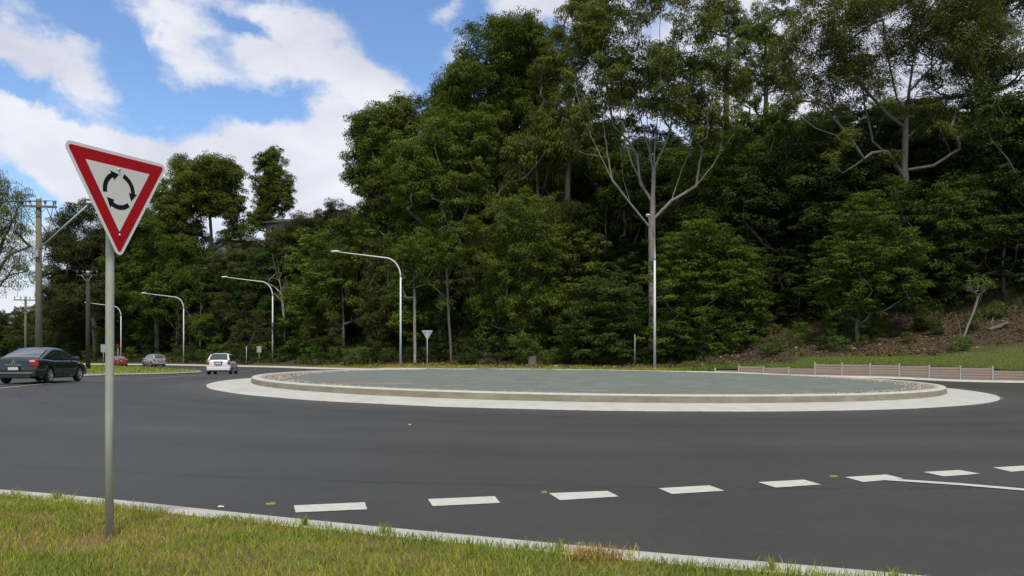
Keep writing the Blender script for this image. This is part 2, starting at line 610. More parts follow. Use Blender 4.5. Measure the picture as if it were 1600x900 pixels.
MA = dict(
    asphalt=asphalt_mat(),
    concrete=mat('pale_concrete', (.455, .44, .395), .85, noise=.3, nscale=1.6, col2=(.36, .345, .305), bump=.25, bscale=60),
    kerb=mat('kerb_concrete', (.42, .41, .36), .85, noise=.4, nscale=2.5, col2=(.31, .30, .255), bump=.3, bscale=50),
    kerb_face=mat('stained_shaded_kerb_face', (.30, .275, .20), .9, noise=.5, nscale=1.1, col2=(.17, .155, .095), bump=.3, bscale=40, mapping=(1, 1, 2.5)),  # olive stain plus the upright face's shade, both put into the colour
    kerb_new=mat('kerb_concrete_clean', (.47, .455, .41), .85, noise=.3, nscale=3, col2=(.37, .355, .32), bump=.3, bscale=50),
    paint=mat('road_paint', (.53, .51, .455), .7, noise=.3, nscale=9, col2=(.40, .385, .34), bump=.3, bscale=120),
    paint_worn=mat('worn_road_paint', (.42, .42, .40), .7, noise=.6, nscale=6, col2=(.16, .16, .16)),
    mat_fab=mat('grey_green_geotextile', (.155, .172, .148), .9, noise=.6, nscale=1.6, col2=(.094, .110, .092), bump=1, bscale=14, detail=10, mapping=(.8, 2.2, 1)),
    galv=mat('galvanised_steel', (.42, .45, .43), .55, metal=.25, noise=.35, nscale=3, col2=(.33, .37, .33), mapping=(6, 6, .6)),
    pole_galv=mat('weathered_galvanised_pole', (.44, .46, .40), .55, metal=.2, noise=.5, nscale=4, col2=(.31, .34, .25), mapping=(5, 5, .8)),
    white_metal=mat('pale_lamp_metal', (.68, .69, .69), .55, metal=0, noise=.12, nscale=2),
    lamp_glass=mat('lamp_glass', (.55, .57, .58), .15),
    sign_white=mat('sign_white', (.68, .665, .60), .5, noise=.08, nscale=3),
    sign_border=mat('sign_border_white', (.66, .67, .62), .45),
    sign_red=mat('sign_red', (.40, .004, .010), .6, spec=.15, noise=.15, nscale=8),
    sign_black=mat('sign_black', (.006, .006, .007), .6, spec=.15),
    sign_back=mat('sign_back_grey', (.36, .38, .40), .6, metal=.2, noise=.2, nscale=4),
    bolt=mat('bolt_steel', (.5, .5, .46), .35, metal=.8),
    wood=mat('weathered_pole_wood', (.165, .16, .105), .9, noise=.5, nscale=3, col2=(.11, .108, .07), bump=.6, bscale=12, mapping=(6, 6, .5)),
    wood_dark=mat('dark_pole_wood', (.055, .052, .040), .9, noise=.4, nscale=3, mapping=(6, 6, .5)),
    porcelain=mat('insulator_grey', (.16, .17, .18), .4),
    wire=mat('power_line_black', (.03, .03, .03), .6),
    sleeper=mat('timber_sleeper', (.36, .285, .225), .9, noise=.5, nscale=2.5, col2=(.27, .20, .155), bump=.5, bscale=18, mapping=(.7, 6, 6)),
    bark_pale=mat('pale_gum_bark', (.285, .265, .225), .85, noise=.6, nscale=2.2, col2=(.145, .118, .092), bump=.5, bscale=9, mapping=(3, 3, .5)),
    bark_mid=mat('grey_bark', (.150, .138, .118), .9, noise=.5, nscale=2, col2=(.075, .064, .050), bump=.5, bscale=9, mapping=(3, 3, .5)),
    bark_dark=mat('dark_bark', (.07, .055, .042), .9, noise=.5, nscale=2, col2=(.035, .028, .02), bump=.5, bscale=9, mapping=(3, 3, .5)),
    bark_white=mat('white_bark', (.42, .39, .33), .85, noise=.7, nscale=1.8, col2=(.20, .16, .12), mapping=(2, 2, .8)),
    tyre=mat('tyre_rubber', (.012, .012, .012), .85),
    rim=mat('alloy_rim', (.50, .50, .52), .3, metal=.7),
    glass_dark=mat('car_glass_dark', (.02, .026, .026), .05, spec=1.0, coat=1.0),
    plate=mat('number_plate', (.55, .57, .55), .5),
    plate_y=mat('number_plate_yellow', (.50, .46, .05), .5),
    chrome=mat('chrome', (.6, .6, .6), .12, metal=1),
    lens_red=mat('tail_lens_red', (.30, .008, .012), .15, spec=.6),
    lens_white=mat('lens_white', (.55, .52, .5), .15, spec=.6),
    trim=mat('black_trim', (.018, .018, .018), .55),
    stump=mat('cut_stump_wood', (.17, .135, .10), .95, noise=.5, nscale=3, mapping=(4, 4, .6)),
    rock=mat('pale_rock', (.32, .28, .22), .9, noise=.4, nscale=3, bump=.6, bscale=10),
    roof_grey=mat('grey_roof_sheet', (.36, .36, .35), .6, noise=.2, nscale=2),
    roof_dark=mat('dark_eave', (.07, .075, .075), .6, noise=.2, nscale=2),
    roof_red=mat('brown_roof_tile', (.20, .09, .06), .8, noise=.3, nscale=3),
    house_wall=mat('pale_house_wall', (.30, .29, .26), .8, noise=.1, nscale=2),
    house_glass=mat('house_window_glass', (.05, .06, .07), .1, spec=.6),
    tabs=mat('yellow_marker_tab', (.36, .28, .11), .6, noise=.3, nscale=40),
    litter_white=mat('pale_scrap', (.6, .58, .55), .8),
)

LEAF = dict(
    olive=ramp_mat('olive_leaves', [(0, (.044, .070, .010)), (.5, (.092, .128, .019)), (1, (.165, .20, .032))], transl=.3, hue=.012, val=.18, spec=.06),
    dark=ramp_mat('dark_green_leaves', [(0, (.019, .037, .008)), (.5, (.040, .068, .014)), (1, (.076, .112, .023))], transl=.25, hue=.018, val=.28, spec=.06),
    bright=ramp_mat('fresh_green_leaves', [(0, (.042, .078, .010)), (.5, (.082, .132, .018)), (1, (.135, .19, .030))], transl=.28, hue=.010, val=.12, spec=.06),
    grey=ramp_mat('grey_green_leaves', [(0, (.060, .080, .016)), (.5, (.115, .140, .028)), (1, (.19, .21, .044))], transl=.3, hue=.010, val=.14, spec=.06),
    needle=ramp_mat('brownish_needles', [(0, (.034, .039, .013)), (.5, (.062, .068, .021)), (1, (.10, .102, .034))], transl=.22, hue=.012, val=.18, spec=.06),
)
GRASS = ramp_mat('grass_blades', [(0, (.10, .18, .014)), (.35, (.22, .29, .026)), (.6, (.36, .37, .042)), (.8, (.42, .32, .080)), (1, (.36, .20, .10))], transl=.3, hue=0, val=0, rough=.6)
LITTER = ramp_mat('leaf_litter', [(0, (.045, .026, .014)), (.5, (.092, .058, .034)), (.85, (.165, .112, .072)), (1, (.30, .23, .17))], hue=0, val=0, rough=.85)
GRAVEL = ramp_mat('gravel_stones', [(0, (.12, .10, .08)), (.5, (.25, .215, .17)), (1, (.42, .38, .31))], hue=0, val=0, rough=.9)

# ------------------------------------------------------------------ the setting
# wide base sheet to the horizon
gm = mat('distant_ground', (.075, .085, .04), .95, noise=.4, nscale=.1)
mb = MB()
mb.lathe([(0.01, -.7), (200, -.7), (3000, -.7)], 64)
tag(mb.build('ground', gm), kind='structure')

# near kerb line (road side edge, at kerb top height)
kerb_px = [(0, 763.7), (162, 777.5), (300, 792.5), (500, 813), (800, 841.5), (1050, 865), (1300, 885), (1475, 900)]
KT = .10
kline = []
for px, py in kerb_px:
    t = (CAMZ - KT) * F / (py - HOR)
    kline.append(((px - 800) / F * t, t))
kline = [(-60, 13.2), (-40, 12.6), (-25, 11.9), (-16, 11.1), (-10.5, 10.1), (-7.6, 9.3)] + kline + [(4.6, 4.25), (7, 2.9), (10, 1.0), (14, -2), (20, -8)]
KX, KY = np.array([p[0] for p in kline]), np.array([p[1] for p in kline])
xs_k = np.concatenate([np.linspace(-60, -12, 20), np.linspace(-11, 6, 60), np.linspace(6.5, 20, 18)])


def smooth_line(xs, xk, yk, it=3):
    ys = np.interp(xs, xk, yk)
    for _ in range(it):
        ys[1:-1] = (ys[:-2] + 2 * ys[1:-1] + ys[2:]) / 4
    return ys


ys_k = smooth_line(xs_k, KX, KY)
Nat = lambda x: np.interp(x, xs_k, ys_k)

# road: from the near kerb to the far kerb
xs = np.concatenate([np.linspace(-300, -80, 23)[:-1], np.linspace(-80, -30, 26)[:-1], np.linspace(-30, 45, 101)[:-1], np.linspace(45, 140, 24)])
tt = np.linspace(0, 1, 90) ** 1.25
near = np.where(xs < -60, 13.2, Nat(xs)) - .05
far = Fat(xs) + .3
X = np.repeat(xs[None, :], len(tt), 0)
Y = near[None, :] + (np.maximum(far, near + .5) - near)[None, :] * tt[:, None]
tag(link('road', grid_mesh('road', X, Y, gz(X, Y), MA['asphalt'])), kind='structure')


def sweep(name, line, prof, m, closed=False, zf=gz, seg=True):
    """profile (offset to the left of travel, height) swept along a plan line laid on the ground"""
    P = np.array(line, float)
    n = len(P)
    if closed:
        T_ = np.roll(P, -1, 0) - np.roll(P, 1, 0)
    else:
        T_ = np.gradient(P, axis=0)
    T_ /= np.linalg.norm(T_, axis=1)[:, None]
    L = np.stack([-T_[:, 1], T_[:, 0]], 1)
    pr = np.array(prof, float)
    X = P[:, None, 0] + L[:, None, 0] * pr[None, :, 0]
    Y = P[:, None, 1] + L[:, None, 1] * pr[None, :, 0]
    Z = zf(P[:, 0], P[:, 1])[:, None] + pr[None, :, 1]
    if closed:
        X, Y, Z = (np.concatenate([q, q[:1]], 0) for q in (X, Y, Z))
    me = grid_mesh(name, X, Y, Z, m, smooth=False)
    bm = bmesh.new()
    bm.from_mesh(me)
    bmesh.ops.recalc_face_normals(bm, faces=bm.faces[:])
    bm.to_mesh(me)
    bm.free()
    return me


# near kerb: road side is to the left of +x travel (towards +y)
kp = [(.06, -.1), (.05, .03), (.0, KT - .012), (-.02, KT), (-.30, KT + .012), (-.33, KT), (-.34, -.05)]
tag(link('near_kerb', sweep('near_kerb', list(zip(xs_k, ys_k)), kp, MA['kerb_new'])), kind='structure')

# near verge
vm = mat('verge_soil', (.12, .105, .028), .95, noise=1, nscale=1.3, col2=(.15, .08, .045), bump=1, bscale=30)
xs = xs_k
tt = np.linspace(0, 1, 30) ** 2
X = np.repeat(xs[None, :], len(tt), 0)
Y = (ys_k - .325)[None, :] - tt[:, None] * 40
Z = KT + .004 + (vnoise(X, Y, .8, 3) - .5) * .05 * np.clip(tt * 60, 0, 1)[:, None]
tag(link('near_verge', grid_mesh('near_verge', X, Y, Z, vm)), kind='structure')

# far verge, bank and hill in one sheet
tl = np.concatenate([[0, .25, .6, 1, 1.5, 2.1], np.linspace(3, 24, 22), np.linspace(26, 60, 18), np.linspace(65, 130, 14), [150, 190, 260]])
xs = np.concatenate([np.linspace(-300, -100, 21)[:-1], np.linspace(-100, 15, 93)[:-1], [15.35], np.linspace(15.5, 60, 60), np.linspace(62, 140, 20)])
X = np.repeat(xs[None, :], len(tl), 0)
Y = Fat(xs)[None, :] + .12 + tl[:, None]
hm = bpy.data.materials.new('bank_soil')
hm.use_nodes = True


def bank_mat(m):
    T = m.node_tree
    b = T.nodes['Principled BSDF']
    b.inputs['Roughness'].default_value = .95
    b.inputs['Specular IOR Level'].default_value = .15
    tc = N(T, 'ShaderNodeTexCoord')
    a = N(T, 'ShaderNodeAttribute', attribute_name='tint')
    n1 = N(T, 'ShaderNodeTexNoise')
    n1.inputs['Scale'].default_value = .45
    n1.inputs['Detail'].default_value = 6
    T.links.new(tc.outputs['Object'], n1.inputs['Vector'])
    n2 = N(T, 'ShaderNodeTexNoise')
    n2.inputs['Scale'].default_value = 5
    n2.inputs['Detail'].default_value = 6
    T.links.new(tc.outputs['Object'], n2.inputs['Vector'])
    soil = N(T, 'ShaderNodeMix', data_type='RGBA')
    soil.inputs['A'].default_value = (.035, .022, .012, 1)
    soil.inputs['B'].default_value = (.075, .055, .032, 1)
    T.links.new(n2.outputs['Fac'], soil.inputs['Factor'])
    gr = N(T, 'ShaderNodeMix', data_type='RGBA')
    gr.inputs['A'].default_value = (.045, .065, .015, 1)
    gr.inputs['B'].default_value = (.10, .10, .032, 1)
    T.links.new(n2.outputs['Fac'], gr.inputs['Factor'])
    f = M_(T, 'ADD', a.outputs['Fac'], M_(T, 'MULTIPLY', M_(T, 'SUBTRACT', n1.outputs['Fac'], .5), 1.5))
    f = M_(T, 'ADD', f, M_(T, 'MULTIPLY', M_(T, 'SUBTRACT', n2.outputs['Fac'], .5), .8))
    mr = N(T, 'ShaderNodeMapRange')
    mr.inputs['From Min'].default_value = .35
    mr.inputs['From Max'].default_value = .65
    T.links.new(f, mr.inputs['Value'])
    # deep leaf mould under the trees further up
    dp = N(T, 'ShaderNodeMapRange')
    dp.inputs['From Min'].default_value = 1.5
    dp.inputs['From Max'].default_value = 2.4
    T.links.new(a.outputs['Fac'], dp.inputs['Value'])
    so2 = N(T, 'ShaderNodeMix', data_type='RGBA')
    so2.inputs['B'].default_value = (.022, .022, .011, 1)
    T.links.new(dp.outputs[0], so2.inputs['Factor'])
    T.links.new(soil.outputs['Result'], so2.inputs['A'])
    soil = so2
    mx = N(T, 'ShaderNodeMix', data_type='RGBA')
    T.links.new(mr.outputs[0], mx.inputs['Factor'])
    T.links.new(gr.outputs['Result'], mx.inputs['A'])
    T.links.new(soil.outputs['Result'], mx.inputs['B'])
    T.links.new(mx.outputs['Result'], b.inputs['Base Color'])
    bp = N(T, 'ShaderNodeBump')
    bp.inputs['Strength'].default_value = .8
    bp.inputs['Distance'].default_value = .08
    T.links.new(n2.outputs['Fac'], bp.inputs['Height'])
    T.links.new(bp.outputs[0], b.inputs['Normal'])


bank_mat(hm)


def bare(x, y):
    """0 = grassed, 1 = bare leaf-littered soil"""
    f, e = Fat(x), Eat(x)
    t = np.clip((y - f) / np.maximum(e - f, .5), 0, 3)
    right = np.clip((np.asarray(x) - 12) / 6, 0, 1)
    g_end = np.interp(x, [12, 20, 28, 34, 44], [.28, .30, .38, .58, .75])
    r = np.clip((t - g_end) * 5 + .5, 0, 1)
    l = np.clip(t * .9, 0, 1)
    deep = np.clip((y - e) / 9 - .1, 0, 1) * 1.6
    return right * r + (1 - right) * l + deep


tag(link('hillside', grid_mesh('hillside', X, Y, land(X, Y), hm, True, bare(X, Y))), kind='structure')

# far kerb and concrete edge
fx = np.concatenate([np.linspace(-140, -16, 90), np.linspace(-15.5, 15, 60)])
fy = smooth_line(fx, np.array(FX), np.array(FY), 4)
FK = MB()
kp = [(.35, -.1), (.34, .13), (.0, .14), (-.45, .10), (-.5, .02), (-1.6, .014), (-1.65, -.1)]
tag(link('far_kerb', sweep('far_kerb', list(zip(fx, fy)), kp, MA['concrete'])), kind='structure')
wx = np.linspace(15, 60, 60)
wy = np.interp(wx, FX, FY)
kp = [(-.15, -.1), (-.16, .11), (-.36, .12), (-.45, .02), (-.95, .014), (-1.0, -.1)]
tag(link('wall_kerb', sweep('wall_kerb', list(zip(wx, wy)), kp, MA['concrete'])), kind='structure')

# grass median between the carriageways
mlow = [(-23.8, 62.0), (-24.6, 56), (-26.0, 49.5), (-29, 46.5), (-34, 44.5), (-45, 43), (-60, 42), (-120, 40)]
mup = [(-120, 135), (-80, 125), (-69, 118), (-60, 108), (-54, 100), (-46, 92), (-35, 78.5), (-27.5, 67.5)]
ring = mlow + mup


def resample(pts, n):
    P = np.array(pts + pts[:1], float)
    s = np.concatenate([[0], np.cumsum(np.linalg.norm(np.diff(P, axis=0), axis=1))])
    q = np.linspace(0, s[-1], n, endpoint=False)
    return np.stack([np.interp(q, s, P[:, 0]), np.interp(q, s, P[:, 1])], 1)


MR = resample(ring, 260)
for _ in range(3):
    MR = (np.roll(MR, 1, 0) + 2 * MR + np.roll(MR, -1, 0)) / 4
kp = [(-.02, -.1), (0, .12), (.16, .13), (.17, .04)]
kme = sweep('median_kerb', MR[::-1], [(-a, b) for a, b in kp], MA['kerb'], True)
tag(link('median_kerb', kme), kind='structure')
medm = mat('median_turf', (.105, .135, .022), .95, noise=1, nscale=.6, col2=(.16, .17, .04), bump=.8, bscale=20)
cen = np.array([[-60, 80]])
rad_t = np.linspace(0, 1, 30)
inn = MR + (cen - MR) * .004
X = cen[0, 0] + (inn[None, :, 0] - cen[0, 0]) * rad_t[:, None]
Y = cen[0, 1] + (inn[None, :, 1] - cen[0, 1]) * rad_t[:, None]
X = np.concatenate([X, X[:, :1]], 1)
Y = np.concatenate([Y, Y[:, :1]], 1)
tag(link('median_grass_bed', grid_mesh('median_grass_bed', X, Y, gz(X, Y) + .115 + .10 * (1 - rad_t[:, None] ** 8), medm)), kind='structure')

# roundabout island
RA, RK = 17.62, 15.8
ip = lambda x, y: plane(x, y) + .12
NA = 256
th = np.linspace(0, 2 * math.pi, NA + 1)


def ring_pts(r):
    return CX + r * np.cos(th), CY + r * np.sin(th)


rows = []
for r_, k, dz in ((RA + .02, 0, -.15), (RA, 0, .012), (RA - .08, 0, .03), (RK + .9, .5, .02), (RK - .02, 1, .0)):
    x, y = ring_pts(r_)
    z = (gz(x, y) + dz) * (1 - k) + (ip(x, y) + dz) * k
    rows.append((x, y, z))
ap = [np.stack([q[i] for q in rows]) for i in range(3)]
tag(link('island_apron', grid_mesh('island_apron', *ap, MA['concrete'], smooth=False)), kind='structure')
KH = .235
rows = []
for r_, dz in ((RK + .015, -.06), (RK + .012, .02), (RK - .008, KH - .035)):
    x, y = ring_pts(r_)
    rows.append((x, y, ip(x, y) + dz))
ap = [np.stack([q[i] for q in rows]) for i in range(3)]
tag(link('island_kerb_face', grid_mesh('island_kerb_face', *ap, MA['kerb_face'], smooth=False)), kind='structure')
rows = []
for r_, dz in ((RK - .008, KH - .035), (RK - .035, KH), (RK - .40, KH + .01), (RK - .42, KH - .12)):
    x, y = ring_pts(r_)
    rows.append((x, y, ip(x, y) + dz))
ap = [np.stack([q[i] for q in rows]) for i in range(3)]
tag(link('island_kerb', grid_mesh('island_kerb', *ap, MA['kerb_new'], smooth=False)), kind='structure')
soil = mat('gravel_bed', (.26, .22, .17), .95, noise=.5, nscale=9, col2=(.14, .115, .09), bump=1, bscale=30)
RI = RK - .41
rr = np.linspace(0, 1, 24)
X = CX + RI * rr[:, None] * np.cos(th)[None, :]
Y = CY + RI * rr[:, None] * np.sin(th)[None, :]


def island_z(x, y):
    q = ((x - CX) ** 2 + (y - CY) ** 2) / RI ** 2
    return ip(x, y) + KH - .05 + .08 * (1 - q)


tag(link('island_gravel_bed', grid_mesh('island_gravel_bed', X, Y, island_z(X, Y), soil)), kind='structure')


def mat_edge(a):
    """radius of the fabric sheet round the island by bearing"""
    s, c = np.sin(a), np.cos(a)
    r = 13.55 + 1.5 * np.clip(-s, 0, 1) ** .6 + 1.5 * np.clip(s, 0, 1) ** 1.5
    return r + .12 * np.sin(a * 9 + 1) + .08 * np.sin(a * 23) + .05 * np.sin(a * 51 + 2)


rr = np.concatenate([np.linspace(0, .9, 60), [.93, .96, .985, 1]])
me_ = mat_edge(th)
me_[-1] = me_[0]
X = CX + me_[None, :] * rr[:, None] * np.cos(th)[None, :]
Y = CY + me_[None, :] * rr[:, None] * np.sin(th)[None, :]
Z = island_z(X, Y) + .02 + (vnoise(X, Y, .5, 5) - .3) * .03 + (vnoise(X * .6, Y * 2.2, .9, 6) - .5) * .09 + .03 * np.exp(-((np.mod(X * .5 + Y, 3.6) - 1.8) / .09) ** 2)
Z[-1] -= .03
tag(link('island_fabric', grid_mesh('island_fabric', X, Y, Z, MA['mat_fab'])), kind='structure')

rng = np.random.default_rng(3)
# gravel stones round the sheet
ico = bmesh.new()
bmesh.ops.create_icosphere(ico, subdivisions=1, radius=1)
icv = np.array([v.co[:] for v in ico.verts])
icf = np.array([[v.index for v in f.verts] for f in ico.faces])
ico.free()
ocv = np.array([(1, 0, 0), (-1, 0, 0), (0, 1, 0), (0, -1, 0), (0, 0, 1), (0, 0, -1)], float)
ocf = np.array([(0, 2, 4), (2, 1, 4), (1, 3, 4), (3, 0, 4), (2, 0, 5), (1, 2, 5), (3, 1, 5), (0, 3, 5)])


def stones(name, x, y, z, r, m, seed=0, flat=.6):
    g = np.random.default_rng(seed)
    n = len(x)
    sc = r[:, None] * g.uniform(.6, 1.3, (n, 3)) * np.array([1, 1, flat])
    a = g.uniform(0, 6.28, n)
    v = ocv[None] * sc[:, None, :] * g.uniform(.8, 1.2, (n, len(ocv), 1))
    ca, sa = np.cos(a)[:, None], np.sin(a)[:, None]
    vx = v[..., 0] * ca - v[..., 1] * sa + x[:, None]
    vy = v[..., 0] * sa + v[..., 1] * ca + y[:, None]
    vz = v[..., 2] + z[:, None]
    V = np.stack([vx, vy, vz], -1).reshape(-1, 3)
    Fc = (ocf[None] + (np.arange(n) * len(ocv))[:, None, None]).reshape(-1, 3)
    return np_mesh(name, V, Fc, m, np.repeat(g.uniform(0, 1, n), len(ocv)))


n = 9000
a = rng.uniform(0, 2 * math.pi, n * 2)
lo = mat_edge(a) - .25
r_ = lo + (RI - .05 - lo) * rng.uniform(0, 1, n * 2) ** .9
keep = rng.uniform(0, 1, n * 2) < np.clip((RI - lo) / 2.0, .12, 1)
a, r_ = a[keep], r_[keep]
x, y = CX + r_ * np.cos(a), CY + r_ * np.sin(a)
tag(link('gravel', stones('gravel', x, y, island_z(x, y) + .012, rng.uniform(.025, .06, len(x)), GRAVEL, 4)),
    'beige crushed gravel round the rim of the roundabout island', 'gravel', kind='stuff')


# grit and dead leaves gathered along the concrete edges
n = 1500
a = rng.uniform(math.pi * .9, 2.1 * math.pi, n)
r_ = RA + np.abs(rng.normal(0, .10, n)) + .01
x, y = CX + r_ * np.cos(a), CY + r_ * np.sin(a)
xb = rng.uniform(-9, 5, 900)
yb = np.interp(xb, xs_k, ys_k) + .08 + np.abs(rng.normal(0, .12, 900))
x, y = np.concatenate([x, xb]), np.concatenate([y, yb])
sel = vnoise(x, y, .7, 51) > .45
x, y = x[sel], y[sel]
tag(link('grit', stones('grit', x, y, gz(x, y) + .006, rng.uniform(.006, .022, len(x)), GRAVEL, 52, .5)), 'grit and crumbs gathered along the concrete edges', 'grit', kind='stuff')


# painted markings
def patch(pxs, name='road_marking', m=None, dz=.006, nsub=1):
    pts = [at(px, py) for px, py in pxs]
    mb = MB()
    mb.add([(p.x, p.y, p.z + dz) for p in pts], [tuple(range(len(pts)))])
    return tag(mb.build(name, m or MA['paint']), kind='structure')


dashes = [[(459, 790.5), (570, 785.5), (573.5, 796.5), (462, 801.5)], [(668.5, 780.5), (773, 776), (781.5, 786.5), (676, 791.5)],
          [(857.5, 771.3), (949, 767.7), (967, 776.5), (875, 782.3)], [(1028.5, 763.5), (1108.5, 759), (1132, 767.5), (1050, 772.5)],
          [(1184.5, 754), (1256, 750), (1283, 757.7), (1212, 762.5)], [(1320, 746), (1385, 742), (1412, 748.3), (1349, 753.7)],
          [(1442.5, 738), (1499, 735), (1532, 740.7), (1475, 745)], [(1551.5, 731), (1603, 728), (1634, 733), (1580, 737.7)],
          [(1652, 725), (1700, 722.5), (1730, 727), (1680, 731)]]
for d in dashes:
    patch(d)


def paint_line(pxs, w, name='road_line', m=None, dz=.009):
    P = [at(px, py) for px, py in pxs]
    q = []
    for i in range(len(P) - 1):
        k = max(1, int((P[i + 1] - P[i]).length / 1.0))
        for j in range(k):
            q.append(P[i].lerp(P[i + 1], j / k))
    q.append(P[-1])
    xy = [(p.x, p.y) for p in q]
    return tag(link(name, sweep(name, xy, [(-w / 2, dz), (w / 2, dz)], m or MA['paint'])), kind='structure')


paint_line([(1380, 749.6), (1500, 757.5), (1600, 766), (1680, 773)], .17)
paint_line([(-60, 616), (0, 607), (57, 601), (80, 599)], .14, m=MA['paint_worn'])
paint_line([(124, 596), (164, 594.5), (190, 593.3)], .12, m=MA['paint_worn'])
paint_line([(222, 592), (275, 588.5), (320, 586.2)], .12, m=MA['paint_worn'])
paint_line([(370, 581.3), (388, 580.4)], .12, m=MA['paint_worn'])
paint_line([(372, 585.6), (392, 585.0)], .12, m=MA['paint_worn'])
paint_line([(1010, 643.6), (1044, 646.6)], .03, m=MA['paint_worn'])

# yellow marker tabs and scraps on the asphalt
tab_defs = [((423, 788.5), 'yellow marker tab on asphalt just before the first wide white dash', .10),
            ((850, 770.3), 'yellow marker tab touching the corner of the third white dash', .06),
            ((1302, 745.3), 'yellow marker tab beside the dash that joins the solid white line', .10)]
for (p, lab, w) in tab_defs:
    q = at(*p)
    mb = MB()
    mb.box((0, 0, .007), (w, .05, .014), .05, bev=.004)
    mb.box((w * .2, .0, .014), (w * .4, .03, .016), .05, bev=.004)
    o = mb.build('marker_tab', MA['tabs'])
    o.location = q
    tag(o, lab, 'road marker', 'yellow marker tabs on the road')
for p, lab in (((345, 793), 'tiny pale scrap on the asphalt next to the near kerb'), ((640, 664), 'tiny pale scrap on the open asphalt before the island')):
    q = at(*p)
    mb = MB()
    mb.add(icv * np.array([.04, .025, .012]) + np.array([0, 0, .01]), icf.tolist())
    o = mb.build('paper_scrap', MA['litter_white'])
    o.location = q
    tag(o, lab, 'litter')


# ------------------------------------------------------------------ grass blades
def blades(name, x, y, z, h, w, tint, m, seed=0, lean=.5):
    g = np.random.default_rng(seed)
    n = len(x)
    a = g.uniform(0, 2 * math.pi, n)
    la = g.uniform(0, 2 * math.pi, n)
    ln = g.uniform(.1, 1, n) * lean * h
    dx, dy = np.cos(a) * w / 2, np.sin(a) * w / 2
    lx, ly = np.cos(la) * ln, np.sin(la) * ln
    P = np.stack([x, y, z], -1)
    o = lambda sx, sl, hz: np.stack([x + dx * sx + lx * sl, y + dy * sx + ly * sl, z + h * hz], -1)
    V = np.stack([o(-1, 0, -.1), o(1, 0, -.1), o(.75, .35, .6), o(-.75, .35, .6), o(0, 1, .95)], 1).reshape(-1, 3)
    b = np.arange(n) * 5
    Fc = np.concatenate([np.stack([b, b + 1, b + 2], -1), np.stack([b, b + 2, b + 3], -1), np.stack([b + 3, b + 2, b + 4], -1)])
    return np_mesh(name, V, Fc, m, np.repeat(tint, 5))


g = np.random.default_rng(11)
n = 185000
x = g.uniform(-8.5, 4.2, n)
ny = Nat(x)
d = g.uniform(0, 1, n) ** 1.1 * 5.2
y = ny - .31 - d + g.normal(0, .02, n)
patchy = vnoise(x, y, .55, 7) * .55 + vnoise(x, y, .18, 8) * .3 + vnoise(x, y, 1.6, 9) * .35
# worn soil round the sign base and a dead clump near the kerb
SX, SY = -3.21, 6.38
dsg = np.hypot(x - SX - .25, (y - SY + .1) * 1.0)
dcl = np.hypot((x - .58) / .26, (y - 5.62) / .14)
dry = np.clip((patchy - .62) * 3.0, 0, 1) + np.exp(-(dsg / .35) ** 2) * .7 + np.exp(-dcl ** 2) * 1.2
keep = (g.uniform(0, 1, n) < 1 - .55 * np.clip(dry, 0, 1)) & (y > 4.35)
x, y, d, dry = x[keep], y[keep], d[keep], dry[keep]
n = len(x)
lush = np.clip((x + 1.0) / 4, 0, 1)
h = g.uniform(.025, .065, n) * (1 + .5 * vnoise(x, y, .3, 10)) * (1 - .35 * np.clip(dry, 0, 1)) * (1 + .15 * lush)
tint = np.clip(g.normal(.38, .19, n) + (vnoise(x, y, .35, 41) - .5) * .35 + dry * .30 - .20 * lush, 0, 1)
z = KT + .0 + np.zeros(n)
tag(link('verge_grass', blades('verge_grass', x, y, z, h, g.uniform(.0036, .0074, n), tint, GRASS, 12, 1.25)),
    'short yellow green grass on the near verge beside the kerb', 'grass', kind='stuff')

# taller tufts hanging over the kerb edge
n = 2600
x = g.uniform(-8, 4.5, n)
x = x + .12 * np.sin(x * 9)
sel = vnoise(x, x * 0, .25, 14) > .5
x = x[sel]
n = len(x)
y = Nat(x) - .30 + g.uniform(-.05, .10, n) * vnoise(x, x * 0 + 5, .2, 15)
tag(link('kerb_edge_grass', blades('kerb_edge_grass', x, y, np.full(n, KT), g.uniform(.05, .12, n), g.uniform(.004, .007, n), np.clip(g.normal(.35, .2, n), 0, 1), GRASS, 16, .9)),
    'longer grass blades hanging over the near kerb', 'grass', kind='stuff')

# dead clump of cut grass beside the kerb
n = 420
x = .60 + g.normal(0, .11, n)
y = 5.64 + g.normal(0, .05, n)
o = link('dead_grass_clump', blades('dead_grass_clump', x, y, KT + g.uniform(0, .05, n), g.uniform(.04, .1, n), g.uniform(.004, .008, n), g.uniform(.72, .98, n), GRASS, 17, 1.3))
tag(o, 'brown dead clump of cut grass at the edge of the near kerb', 'grass clump', kind='stuff')

# grass on the far verge, bank foot and median
n = 44000
x = g.uniform(-22, 46, n)
f, e = Fat(x), Eat(x)
y = f + .35 + g.uniform(0, 1, n) ** 1.3 * (e - f) * .85
b = bare(x, y) + (vnoise(x, y, 1.5, 20) - .5) * .9
keep = (b < .5) | ((g.uniform(0, 1, n) < .55) & (vnoise(x, y, 1.9, 61) > .52))
x, y = x[keep], y[keep]
n = len(x)
tall = np.exp(-((x - 14.8) / 3.0) ** 2) * np.exp(-((y - Fat(x) - .8) / 1.2) ** 2)
drytone = np.clip(.62 - .45 * np.clip((x - 12) / 4, 0, 1), .12, 1) - tall * .3
o = link('bank_grass', blades('bank_grass', x, y, land(x, y), g.uniform(.06, .16, n) * (1 + tall * 2.2), g.uniform(.02, .045, n), np.clip(g.normal(drytone, .12), 0, 1), GRASS, 21, .7))
tag(o, 'grass growing on the far verge and above the timber wall', 'grass', kind='stuff')
n = 26000
t = g.uniform(0, 1, n) ** .8
k = g.integers(0, len(MR), n)
q = MR[k] + (cen - MR[k]) * (t * .35)[:, None]
keep = (q[:, 0] > -62)
q = q[keep]
n = len(q)
